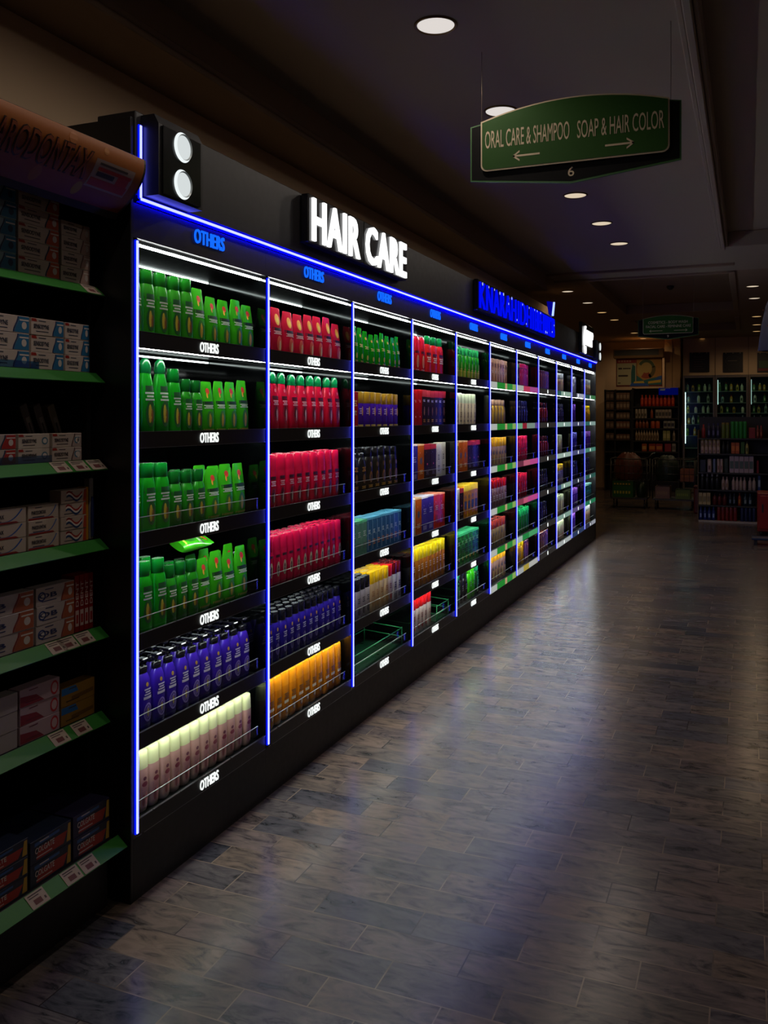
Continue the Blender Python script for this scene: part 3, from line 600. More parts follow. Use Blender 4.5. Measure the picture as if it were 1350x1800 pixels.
 'blk':     dict(shape='slim', w=.10, h=0.232, d=.05, col='#18161a', cap='#222228', lab=[('t', 0, .5, .4, .1, '#6a5a6a'), ('e', 0, .2, .3, .08, '#4a3a28')], name='shampoo_bottle', desc='black bottle'),
 'bei_bl':  dict(shape='capw', w=.098, h=0.237, d=.05, col='#c8b8a0', cap='#c0c4c8', p=3, lab=[('r', 0, .5, .5, .05, '#a84a34'), ('t', 0, .3, .6, .1, '#8a7460'), ('r', 0, .1, .7, .03, '#b86a4a')], name='shampoo_bottle', desc='pale beige bottle'),
 'cre':     dict(shape='tottle', w=.098, h=0.232, d=.05, col='#c2b898', cap='#b8c0a0', p=2.9, lab=[('t', 0, .45, .5, .1, '#6a5c4a'), ('e', 0, .2, .4, .06, '#8a6a50')], name='shampoo_bottle', desc='cream bottle'),
 'cre_r':   dict(shape='tottle', w=.098, h=0.232, d=.05, col='#c8c4a8', cap='#c8d0b0', p=2.9, lab=[('r', 0, .2, .7, .15, '#b8605a'), ('t', 0, .5, .5, .07, '#7a5048')], name='shampoo_bottle', desc='cream and red bottle'),
 'multi':   dict(shape='capw', w=.10, h=0.243, d=.05, col='#8a86a0', cap='#e0c028', p=3, lab=[('t', 0, .5, .6, .12, '#5a3a8a'), ('e', 0, .25, .5, .12, '#b89a6a')], name='shampoo_bottle', desc='lilac bottle with yellow cap'),
 'pur':     dict(shape='capw', w=.10, h=0.243, d=.05, col='#4a1c96', cap='#9a6ac8', p=3, lab=[('r', 0, .4, .3, .25, '#6a2cb0'), ('t', 0, .2, .4, .06, '#9a7ac8')], name='shampoo_bottle', desc='purple bottle'),
 'ind':     dict(shape='capw', w=.10, h=0.243, d=.05, col='#241a7a', cap='#7a78c8', p=3, lab=[('t', 0, .4, .4, .1, '#4a44a8')], name='shampoo_bottle', desc='indigo bottle'),
 'wht':     dict(shape='capw', w=.10, h=0.232, d=.05, col='#c8ccd4', cap='#d8dce4', p=3, lab=[('t', 0, .5, .5, .12, '#8a8c98'), ('r', 0, .25, .6, .03, '#7a7480')], name='shampoo_bottle', desc='white bottle'),
 'teal':    dict(shape='box', w=.10, h=0.232, d=.05, col='#0f6a78', lab=[('w', 0, .9, 0, 0, '#8ac8c0'), ('t', 0, .5, .4, .1, '#2a8a96')], name='hair_colour_box', desc='teal carton'),
 'yel_s':   dict(shape='slim', w=.10, h=0.237, d=.05, col='#b8901e', cap='#e8d028', lab=[('t', 0, .45, .5, .1, '#6a4a18')], name='shampoo_bottle', desc='mustard bottle'),
}
#        bay -> shelf -> (front row sequence, rows deep, fill of the bay width)
LAY = [
 [([('g_tall',5),('g_pouch',5)],1,.95), ([('g_big',3),('g_bot',1),('g_mid',2),('g_pouch',4)],1,.93), ([('g_bot',3),('g_mid',3),('g_pouch',3)],2,.90), ([('g_bot',3),('g_mid',3),('g_pouch',4)],2,.91), ([('purple_pump',11)],2,.93), ([('cream',13)],1,.93)],
 [([('r_pouch',8)],1,.95), ([('p_big',9)],1,.95), ([('p_tot',10)],2,.93), ([('p_small',13)],3,.95), ([('purple_slim',13)],3,.95), ([('amber',12)],2,.95)],
 [([('g_sachet',10)],1,.90), ([('red_box_l',2),('vio_gold',7)],1,.88), ([('blk_pump',3),('blk_gold',5)],2,.88), ([('gr_tube',4),('bl_tube',8)],2,.92), ([('w_blk',5),('w_yel',4),('w_red',1),('w_dred',2)],3,.92), None],
 [([('red_cap',4),('red_grn',3)],1,.90), ([('red_tall',4),('dark_red',6)],1,.92), ([('vio_box',2),('ora_box',1),('blk_box',2),('wht_box',2)],1,.92), ([('wht_box',2),('ora_box',1),('vio_box',2),('red_box',2)],2,.90), ([('yel_capw',11)],3,.92), ([('w_red',7)],1,.58)],
 [([('grn_yel',9)],1,.90), ([('wht_tot',8)],1,.78), ([('oli_box',2),('ora_box',2),('blk_box',3)],1,.90), ([('wht_box',3),('blk_box',1),('yel_box',4)],2,.82), ([('grn_box',8)],2,.85), ([('dgrn',3),('blk',2),('lime',2),('dgrn',1)],1,.88)],
 [([('beige',9)],1,.88), ([('beige_y',7)],1,.84), ([('yb',8)],2,.88), ([('wr',8)],2,.88), ([('wb',8)],2,.84), ([('wht_box',2),('yb',6)],1,.86)],
 [([('gdk',4),('crim',4)],1,.80), ([('navy',7)],1,.80), ([('mag',7)],1,.78), ([('cri',7)],2,.78), ([('grn',8)],2,.86), ([('pur',2),('yel_s',4),('brn',2)],2,.82)],
 [([('pur',2),('brn',5)],1,.80), ([('drd',6)],1,.76), ([('drd',7)],1,.8), ([('blk',7)],1,.75), ([('navy',5),('blk',2)],1,.72), ([('brn',7)],2,.75)],
 [([('bei_bl',7)],1,.75), ([('blk',7)],1,.75), ([('cre',6)],1,.66), ([('multi',7)],2,.70), ([('cre',8)],2,.78), ([('cre_r',7)],2,.78)],
 [([('wht',6)],1,.66), ([('pur',5)],1,.6), ([('ind',6)],1,.7), ([('navy',7)],1,.75), ([('pur',7)],2,.78), ([('pur',5)],1,.6)],
 [([('bei_bl',8)],1,.85), ([('cre',4),('yel_s',4)],1,.85), ([('ind',4),('pur',4)],1,.85), ([('navy',8)],1,.8), ([('teal',9)],2,.92), ([('bei_bl',8)],1,.82)],
]
PLURAL = {'shampoo_bottle': 'shampoo bottles', 'flat_top_bottle': 'flat topped bottles', 'slim_bottle': 'slim bottles', 'wide_cap_bottle': 'wide capped bottles', 'conditioner_bottle': 'curved bottles', 'refill_pouch': 'refill pouches', 'pump_bottle': 'pump bottles', 'hair_colour_box': 'cartons', 'treatment_box': 'treatment cartons', 'gift_set': 'violet packs'}
CATN = {'refill_pouch': 'pouch', 'hair_colour_box': 'carton', 'treatment_box': 'carton', 'gift_set': 'pack'}
ROWW = ['front', 'second', 'third']
def place_products():
    for k, shelves in enumerate(LAY):
        for s, spec in enumerate(shelves):
            if not spec: continue
            seq, rows, fill = spec
            items = [key for key, n in seq for _ in range(n)]
            tot = sum(P[q]['w'] for q in items); f = (BW-.046)*min(1, fill*1.05)/tot
            dmax = max(P[q]['d'] for q in items)
            for r in range(rows):
                y = Y0+k*BW+.016
                for i, key in enumerate(items):
                    body, parts = product_meshes(key); S = P[key]; pitch = S['w']*f; sy = min(1.3, pitch*.955/S['w'])
                    jx = random.uniform(-.003, .003) if S['shape'] != 'box' else 0
                    x = ((-.045 if s else -.032) if k < 3 else -.056 if k < 5 else -.062 if k < 7 else -.046)-dmax/2-r*(dmax*(1.14 if items[0] not in ('purple_pump','blk_pump') else 1.5))+jx-(.004 if S['shape'] == 'pouch' else 0)
                    o = ob(S['name'], body, None, (x, y+pitch/2, SURF[s]+.0007))
                    sz = 1.0+random.uniform(-.01, .01)+(random.uniform(-.07, .05) if S['shape'] == 'pouch' else 0)
                    o.scale = (1, sy, sz)
                    if S['shape'] == 'pouch': o.rotation_euler = (0, 0, random.uniform(-.05, .05))
                    elif S['shape'] != 'box': o.rotation_euler = (0, 0, random.uniform(-.05, .05) if sy < 1.0 else random.uniform(-.03, .03))
                    rw = ' %s row,' % ROWW[r] if rows > 1 else ''
                    tag(o, '%s, %s from left,%s %s shelf, %s bay' % (S['desc'], ORD[i+1], rw, SHW[s], ORD[k+1]), CATN.get(S['name'], 'bottle'), '%s on the %s shelf of the %s bay' % (PLURAL[S['name']], SHW[s], ORD[k+1]))
                    for nm, me in parts: ob(nm, me, o)
                    y += pitch
place_products()
o_ = ob('refill_pouch', product_meshes('g_pouch')[0], None, (-.115, Y0+.40, SURF[3]+.284))
o_.rotation_euler = (Matrix.Rotation(math.radians(28), 3, 'Y') @ Matrix(((0, 1, 0), (0, 0, 1), (1, 0, 0)))).to_euler()
tag(o_, 'green refill pouch lying flat across the bottle tops, fourth shelf, first bay', 'pouch')
for nm_, me_ in product_meshes('g_pouch')[1]: ob(nm_, me_, o_)

# green wire trays left on the bottom shelf of the third and fourth bays
def wire_tray(y, w, label):
    t = thing('wire_tray', label, 'tray', (-.17, y, SURF[5]+.0008)); g = M('#1f8a4c', .3); r = .0028
    m = MB(); m.box((-.13, -w/2, .0), (.13, w/2, .003), M('#123a26', .3)); m.build('base', t)
    m = MB()
    for z in (.055, .11):
        m.tube([(.13,-w/2,z),(.13,w/2,z)], r, g, 6); m.tube([(-.13,-w/2,z+.02),(-.13,w/2,z+.02)], r, g, 6)
        for s_ in (-1, 1): m.tube([(.13,s_*w/2,z),(-.13,s_*w/2,z+.02)], r, g, 6)
    for x in (-.13, .13):
        for s_ in (-1, 1): m.tube([(x,s_*w/2,.002),(x,s_*w/2,.115 if x > 0 else .14)], r*1.2, g, 6)
    m.build('wire_rim', t)
    m = MB(); m.box((.126, -w/2+.01, .004), (.128, w/2-.01, .10), GLASS((.75, .95, .85), .06)); m.build('clear_front', t)
wire_tray(Y0+2*BW+.46, .78, 'empty green wire tray on the bottom shelf of the third bay')
wire_tray(Y0+3*BW+.74, .26, 'short green wire tray beside the red capped bottles, fourth bay')

# ------------------------------------------------------------------ the dark toothpaste shelving at the near left
YB = 1.955; YA = .70
STRIPS = [(-.10, 2.138), (-.10, 1.832), (-.088, 1.526), (-.083, 1.246), (-.083, .935), (-.076, .636), (-.005, .208)]   # front lower edge of each ticket strip
GRN = M('#2e7d2a', .45); TAG = M('#b9a697', .6); INK = M('#4a3a38', .6); INKR = M('#6a3434', .6)
t = thing('shelf_rack', 'dark toothpaste rack with green ticket strips under a curved orange PARODONTAX header', 'shelf unit', (0, 0, 0))
m = MB(); m.box((-.60, YA, 0), (-.58, YB, 2.595), BLACKM); m.build('back_panel', t)
for yy in (YA, YB-.018):
    m = MB(); m.box((-.579, yy, 0), (-.16, yy+.017, 2.395), BLACKM); m.build('side_panel', t)
m = MB(); m.box((-.58, YA+.02, .002), (-.07, YB-.02, .19), BLACKM); m.build('plinth', t)
TAGS = {0: [(.925, 1)], 1: [], 2: [(.60, 0), (.78, 1), (.95, 1)], 3: [], 4: [(.55, 0), (.66, 1), (.82, 1)], 5: [(.56, 1), (.77, 1)], 6: [(.30, 1), (.56, 1), (.70, 1)]}
def on_strip(x, z, ty, tz, o):   # ticket strip surface: from the lower front edge (tz 0) up and back (tz 1)
    return (x-.040*tz+o*.7, ty, z+.034*tz+o*.7)
for i, (x, z) in enumerate(STRIPS):
    m = MB(); top = z+.034; m.box((-.579, YA+.019, top-.026), (x-.042, YB-.019, top), BLACKM, .002); sh = m.build('shelf', t)
    m = MB(); Z = [(x-.041, z+.034), (x, z), (x-.002, z-.003), (x-.046, z+.031)]
    m.prism(Z, YA+.002, YB+.006 if i < 6 else YB+.008, GRN, lambda a, b, q: (a, q, b)); e = m.build('ticket_strip', sh); e['label'] = 'slanted green ticket strip'
    for yf, full in TAGS[i]:
        yc = 1.39+yf*.57 if i == 6 else 1.467+(yf-.02)*.49
        w2 = .036
        m = MB(); q = lambda ty, tz, o: on_strip(x, z, ty, tz, o)
        m.add([q(yc-w2, .04, .0012), q(yc+w2, .04, .0012), q(yc+w2, .97, .0012), q(yc-w2, .97, .0012)], [(0,1,2,3)], TAG, True)
        for a, b, c, d_, mt in ((-.8, .8, .80, .87, INK), (-.8, .3, .66, .72, INK), (-.5, .35, .2, .52, INKR), (.62, .8, .25, .42, INK)):
            m.add([q(yc+w2*a, c, .0018), q(yc+w2*b, c, .0018), q(yc+w2*b, d_, .0018), q(yc+w2*a, d_, .0018)], [(0,1,2,3)], mt, True)
        pt = m.build('price_ticket', sh); pt['label'] = 'pale price ticket'
# curved orange header
rack = t
n = 12; pf = []
for k in range(n+1):
    a = k/n; pf.append((-.035+.115*math.sin(a*PI*.56)**.9, .0+.175*a))
cl = pf+[(pf[-1][0]-.05, .20), (-.57, .175), (-.57, .055), (-.07, .055), (-.05, -.02)]
def hx(z):
    for (x0, z0), (x1, z1) in zip(pf, pf[1:]):
        if z0 <= z <= z1: return x0+(x1-x0)*(z-z0)/(z1-z0)
    return pf[-1][0]
OR = bpy.data.materials.new('orange_print'); OR.use_nodes = True; nt = OR.node_tree; b_ = nt.nodes['Principled BSDF']; b_.inputs['Roughness'].default_value = .45
tc = nt.nodes.new('ShaderNodeTexCoord'); sx = nt.nodes.new('ShaderNodeSeparateXYZ'); nz = nt.nodes.new('ShaderNodeTexNoise'); nz.inputs['Scale'].default_value = 6
rp = nt.nodes.new('ShaderNodeValToRGB'); ad = nt.nodes.new('ShaderNodeMath'); ad.operation = 'MULTIPLY_ADD'; ad.inputs[1].default_value = .10; 
rp.color_ramp.elements[0].position = .06; rp.color_ramp.elements[0].color = lin('#7a2a10'); rp.color_ramp.elements[1].position = .16; rp.color_ramp.elements[1].color = lin('#93521a')
nt.links.new(tc.outputs['Object'], sx.inputs[0]); nt.links.new(tc.outputs['Object'], nz.inputs['Vector'])
nt.links.new(nz.outputs['Fac'], ad.inputs[0]); nt.links.new(sx.outputs['Z'], ad.inputs[2]); nt.links.new(ad.outputs[0], rp.inputs[0]); nt.links.new(rp.outputs[0], b_.inputs['Base Color'])
m = MB(); m.prism(cl, YA, YB, BLACKM, lambda a, b, q: (a, q, b)); t = m.build('header_sign', rack, (0, 0, 2.42)); t['label'] = 'curved orange PARODONTAX header'
m = MB(); v = [(x+.002, y, z) for x, z in pf for y in (YA+.004, YB-.012)]
m.add(v, [(2*k, 2*k+1, 2*k+3, 2*k+2) for k in range(n)], OR); m.build('printed_face', t)
def sliced(mb):      # cut flat artwork into narrow bands so that it can follow a curve
    import bmesh
    bm = bmesh.new(); me = mb.mesh('band'); bm.from_mesh(me)
    zs = [v.co.z for v in bm.verts]
    for k in range(1, 16):
        zz = min(zs)+(max(zs)-min(zs))*k/16
        bmesh.ops.bisect_plane(bm, geom=bm.verts[:]+bm.edges[:]+bm.faces[:], plane_co=(0, 0, zz), plane_no=(0, 0, 1))
    bm.verts.index_update(); mb.v = [tuple(v.co) for v in bm.verts]; mb.f = [tuple(v.index for v in f.verts) for f in bm.faces]; mb.m = [f.material_index for f in bm.faces]; mb.flat = [True]*len(mb.f)
    bm.free(); bpy.data.meshes.remove(me); return mb
def on_header(mb):   # wrap flat lettering onto the curved face
    mb.v = [(hx(max(0, min(.174, z)))+.003+x, y, z) for x, y, z in mb.v]; return mb
def wrapped(s_, yc, zc, w, h, mat, bold, o):
    mb = sliced(text_mesh(s_, w, h, mat, .0006, bold)); mb.v = [(x+o, y+yc, z+zc) for x, y, z in mb.v]; return on_header(mb)
wrapped('PARODONTAX', 1.491, .092, .415, .085, M('#26100a', .5), .05, 0).build('lettering_outline', t)
wrapped('PARODONTAX', 1.491, .092, .405, .078, M('#84401c', .5), .004, .0012).build('lettering', t)
m = MB()
def hrect(y0, z0, y1, z1, mat, o, sk=.0):
    nn = 4; v = [(hx(max(0, z0+(z1-z0)*k/nn))+o, yy, z0+(z1-z0)*k/nn) for k in range(nn+1) for yy in (y0, y1)]
    m.add(v, [(2*k, 2*k+1, 2*k+3, 2*k+2) for k in range(nn)], mat)
hrect(1.715, .040, 1.905, .120, M('#a08c82', .5), .003); hrect(1.722, .045, 1.898, .066, M('#a02820', .5), .0036); hrect(1.735, .104, 1.87, .111, M('#3a3030', .5), .0036)
hrect(1.735, .088, 1.895, .098, M('#b03028', .5), .0036); hrect(1.737, .072, 1.820, .085, M('#2f2a2a', .5), .0038); hrect(1.835, .050, 1.890, .088, M('#b03028', .5), .0034)
m.build('pack_picture', t)
m = MB()
for yc, zc, r, c in ((1.60, .150, .018, '#a05f2c'), (1.752, .150, .012, '#a56a34'), (1.70, .028, .018, '#a08018'), (1.52, .03, .02, '#98582a')):
    q = MB(); q.add([(0, yc+r*math.cos(2*PI*k/16), zc+r*math.sin(2*PI*k/16)) for k in range(16)], [tuple(range(16))], M(c, .5)); q = sliced(q)
    m.add([(hx(max(0, min(.174, z)))+.0026, y, z) for x, y, z in q.v], q.f, M(c, .5), True)
m.build('printed_pattern', t)

# cartons on the toothpaste shelves
_cart = {}
def carton_mesh(L, H, D, style):
    key = (L, H, D, style)
    if key in _cart: return _cart[key]
    base, end, ink, swoosh, word = CARTON[style]
    b = MB(); b.box((-D/2, -L/2, 0), (D/2, L/2, H), M(base, .4), .0012)
    l = MB(); X = D/2
    def poly(pts, c, o): l.add([(X+o, y*L, z*H) for y, z in pts], [tuple(range(len(pts)))], M(c, .4), True)
    if end:
        cur = [(.17+.10*(0.5-.5*math.cos(PI*k/8)), .04+.92*k/8) for k in range(9)]
        poly(cur+[(.49, .96), (.49, .04)], end, .0004)
        if swoosh: poly([(y-.035, z) for y, z in cur]+[(y-.005, z) for y, z in cur[::-1]], swoosh, .0007)
        n_ = 14; poly([(.38+.055*math.cos(2*PI*k/n_), .45+.22*math.sin(2*PI*k/n_)) for k in range(n_)], '#cfc4be' if style not in ('blue','teal') else '#12304f', .0008)
        poly([(.28, .72), (.48, .72), (.48, .8), (.28, .8)], '#d8cfc8', .0007)
    if style in ('white_teal', 'white_blue', 'logo'):
        n_ = 16
        for r, c, o in ((.10, '#3a6f88' if style != 'logo' else '#2b3f7a', .0005), (.066, '#d0c6bd', .0008)):
            cy = .34 if style != 'logo' else -.36
            poly([(cy+r*math.cos(2*PI*k/n_), .5+r*L/H*.9*math.sin(2*PI*k/n_)) for k in range(n_)], c, o)
    if style == 'wave':
        for c, dz, o in (('#a82a24', .22, .0005), ('#e0d4ca', .08, .0006), ('#24406a', -.06, .0007)):
            up = [(-.30+.62*k/10, .5+dz+.22*math.sin(2*PI*k/10+.6)) for k in range(11)]
            poly(up+[(y, z-.16) for y, z in up[::-1]], c, o)
        poly([(.36, .04), (.49, .04), (.49, .96), (.40, .96)], '#b0442a', .0004)
    if style in ('swoop',):
        up = [(-.48, .18)]+[(.1+.3*k/6, .18+.75*(k/6)**2) for k in range(7)]
        poly(up+[(y+.03, z-.02) for y, z in up[::-1]], '#2a5aa8', .0005); poly([(-.49, .02), (.36, .02), (.3, .14), (-.49, .14)], '#8a2420', .0004)
    if style in ('white_teal', 'white_blue', 'tagblue', 'orange'): poly([(-.49, .80), (-.33, .80), (-.36, .97), (-.49, .97)], '#9a2a22', .0006)
    if style == 'pinkred':
        poly([(-.49, .05), (.1, .05), (-.1, .5), (-.49, .62)], '#8a2a3a', .0004)
        n_ = 14; poly([(.36+.10*math.cos(2*PI*k/n_), .5+.4*math.sin(2*PI*k/n_)) for k in range(n_)], '#c0303a', .0005); poly([(.36+.07*math.cos(2*PI*k/n_), .5+.28*math.sin(2*PI*k/n_)) for k in range(n_)], '#d0b0b4', .0007)
    if style == 'yellow':
        poly([(-.49, .6), (0, .6), (-.08, .96), (-.49, .96)], '#2468a8', .0004); poly([(-.2, .2), (.45, .3), (.45, .5), (-.2, .42)], '#6a4a1c', .0004)
    if style in ('navyred', 'navyred2'):
        poly([(-.36, .12), (.30, .12), (.40, .62), (-.30, .62)], '#a02a1e', .0004); poly([(.38, .1), (.48, .1), (.48, .9), (.42, .9)], '#b8922a', .0004); poly([(-.4, .72), (.2, .78), (.2, .9), (-.4, .88)], '#2f5a92', .0004)
    for zz, y0, y1 in ((.2, -.36, .02), (.82, -.28, -.06)): poly([(y0, zz), (y1, zz), (y1, zz+.05), (y0, zz+.05)], ink, .0005)
    parts = [('printed_face', l.mesh('printed_face'))]
    if word:
        tm = text_mesh(word, L*.46, H*.26, M(ink, .4), .0004, .015); tm.v = [(x+X+.0009, y-.20*L+ (.04*L if not end else 0), z+.52*H) for x, y, z in tm.v]
        parts.append(('lettering', tm.mesh('lettering')))
    _cart[key] = (b.mesh('toothpaste_carton'), parts); return _cart[key]
CARTON = {'blue': ('#8fa8b4', '#1f6a8c', '#22405a', '#12304f', 'SENSODYNE'), 'orange': ('#c2b1a6', '#b8502e', '#3a3440', '#1f3350', 'SENSODYNE'), 'rings': ('#c4b3a8', '#b99b90', '#3c3440', '#6a4440', 'SENSODYNE'),
 'tagblue': ('#c4b4aa', '#2a6c98', '#2a3448', '#1f3a66', 'SENSODYNE'), 'redend': ('#b8a8a2', '#a82c22', '#3a3440', '#1f3a55', None), 'white_teal': ('#c0b2a6', None, '#343038', None, 'SENSODYNE'), 'white_blue': ('#bcab9f', '#a8948c', '#3a3036', '#4a3030', 'SENSODYNE'),
 'swoop': ('#bfae9f', None, '#2c2c3a', None, 'PARODONTAX'), 'wave': ('#b8a598', None, '#2a3040', None, None), 'logo': ('#b9acaa', '#a85a3c', '#2f3a66', '#8a3a30', 'OB'), 'pinkred': ('#b59aa4', None, '#6a2a3a', None, None),
 'paleg': ('#aaa09e', None, '#4a3038', None, 'G'), 'yellow': ('#8f6a24', None, '#3a2c18', None, None), 'navyred': ('#1c2438', None, '#c8b8b0', None, 'COLGATE'), 'navyred2': ('#231f3a', None, '#c8b8b0', None, 'COLGATE'), 'redv': ('#9a201e', None, '#d8c8c4', None, None)}
CDESC = {'blue': 'blue and pale toothpaste carton', 'orange': 'cream toothpaste carton with orange end', 'rings': 'cream toothpaste carton with faint ring print', 'tagblue': 'white toothpaste carton with blue end', 'redend': 'toothpaste carton with red end',
 'white_teal': 'white toothpaste carton with teal ring', 'white_blue': 'pale toothpaste carton with grey end', 'swoop': 'toothpaste carton with blue swoop and red edge', 'wave': 'toothpaste carton with red and blue waves', 'logo': 'white toothpaste carton with round blue logo',
 'pinkred': 'pink toothpaste carton with red disc', 'paleg': 'pale grey toothpaste carton', 'yellow': 'blue and mustard toothpaste carton', 'navyred': 'navy toothpaste carton with red print', 'navyred2': 'dark violet toothpaste carton with red print'}
SHT = ['top', 'second', 'third', 'fourth', 'fifth', 'sixth', 'lowest']
LEV = ['bottom', 'second', 'third', 'fourth', 'topmost']
def carton_stack(shelf, ya, yb, H, n, style, D=.05, back=.045, pos='', rx=0):
    L = yb-ya-.004; body, parts = carton_mesh(round(L, 3), H, D, style); x, z = STRIPS[shelf]; x = x-back-D/2; z0 = z+.034+.0006
    for i in range(n):
        o = ob('toothpaste_carton', body, None, (x+random.uniform(-.002, .002), (ya+yb)/2+random.uniform(-.001, .001), z0+i*(H+.0006)), (0, 0, random.uniform(-.012, .012)))
        lv = LEV[i] if i < n-1 else 'topmost'
        tag(o, '%s, %s in %s, %s rack shelf' % (CDESC[style].replace('toothpaste ', ''), lv, pos, SHT[shelf]), 'carton', 'toothpaste cartons on the %s rack shelf' % SHT[shelf])
        for nm, me in parts: ob(nm, me, o)
for a in ((0,1.405,1.597,.053,5,'blue','left stack'),(0,1.602,1.786,.053,5,'orange','middle stack'),(0,1.791,1.934,.051,4,'rings','right stack'),
 (1,1.455,1.652,.055,3,'tagblue','left stack'),(1,1.657,1.808,.055,3,'tagblue','middle stack'),(1,1.812,1.934,.055,3,'tagblue','right stack'),
 (2,1.405,1.586,.047,2,'redend','left stack'),(2,1.591,1.731,.047,2,'white_teal','middle stack'),(2,1.736,1.880,.047,2,'white_blue','right stack'),
 (3,1.405,1.622,.047,3,'swoop','left stack'),(3,1.627,1.766,.047,3,'swoop','middle stack'),(3,1.771,1.898,.045,4,'wave','right stack'),
 (4,1.405,1.655,.061,3,'logo','left stack'),(4,1.660,1.838,.061,3,'logo','right stack'),
 (5,1.405,1.580,.058,3,'paleg','left stack'),(5,1.585,1.762,.058,3,'pinkred','middle stack'),(5,1.767,1.934,.064,2,'yellow','right stack')):
    carton_stack(*a[:6], pos=a[6])
for a in ((6,1.35,1.555,.056,3,'navyred','left stack'),(6,1.560,1.745,.072,2,'navyred','middle stack'),(6,1.750,1.932,.072,2,'navyred2','right stack')):
    carton_stack(*a[:6], D=.19, back=.05, pos=a[6])
# upright packs
x, z = STRIPS[4]
for i in range(4):
    m = MB(); m.box((-.03, -.0108, 0), (.03, .0108, .195), M('#8a1a1a', .35), .001)
    o = m.build('toothpaste_carton', None, (x-.078, 1.854+i*.0232, z+.0347)); tag(o, 'upright red toothpaste carton, %s from left on the fifth toothpaste shelf' % ORD[i+1], 'carton', 'upright red cartons')
    m = MB(); m.box((.0302, -.008, .02), (.0306, .008, .075), M('#c0a8a0', .4)); m.box((.0307, -.005, .03), (.031, .005, .06), M('#a03030', .4)); m.build('printed_face', o)
    tm = text_mesh('DENT', .085, .013, M('#c8b4ae', .4), .0003, .01); tm.v = [(.0305+xx, -zz, yy+.13) for xx, yy, zz in tm.v]; tm.build('lettering', o)
x, z = STRIPS[3]
m = MB(); m.box((-.02, -.0065, 0), (.02, .0065, .185), M('#b8801e', .4), .001); tag(m.build('toothpaste_carton', None, (x-.07, 1.9065, z+.0347)), 'upright narrow orange carton beside the wave printed cartons', 'carton')
t = thing('toothbrush_pack', 'tall clear toothbrush pack standing at the right end of the fourth shelf', 'toothbrush pack', (x-.06, 1.9255, z+.0347))
m = MB(); m.box((-.014, -.010, 0), (.014, .010, .215), M('#8a8886', .3), .003); m.build('card', t)
m = MB(); m.rings([(.01,.007,.003),(.05,.008,.004),(.11,.008,.004),(.15,.004,.003)], M('#1c2a5a', .4), 12, 2, .0165, 0); m.build('handle', t)
x, z = STRIPS[2]
for i, (yy, c) in enumerate(((1.72,'#3a3330'),(1.78,'#3f3834'),(1.845,'#57503f'))):
    t = thing('toothbrush_pack', 'dark toothbrush pack leaning behind the cartons, %s of three' % ORD[i+1], 'toothbrush pack', (x-.155-.0*i, yy+.055, z+.0347), 'leaning toothbrush packs', (math.radians(22), 0, 0))
    m = MB(); m.box((-.025, -.016, .012), (.025, .016, .205), M(c, .4), .002); m.build('carton_body', t)
    m = MB(); m.box((.0252, -.008, .06), (.0257, .008, .16), M('#6a625c', .4)); m.box((.0258, -.004, .07), (.0262, .004, .14), M('#2a2624', .4)); m.build('printed_face', t)
# strips of clear blue plastic in front of the cartons
for sh, ya, yb, c, lab in ((1, 1.46, 1.69, (.35,.62,.85), 'clear blue shelf strip in front of the cartons, second toothpaste shelf'), (2, 1.50, 1.735, (.45,.62,.8), 'clear pale blue shelf strip in front of the cartons, third toothpaste shelf')):
    x, z = STRIPS[sh]; m = MB(); m.box((x-.0435, ya, z+.0347), (x-.0420, yb, z+.058), GLASS(c, .12)); tag(m.build('shelf_strip'), lab, 'shelf strip')
print(len(bpy.data.objects))

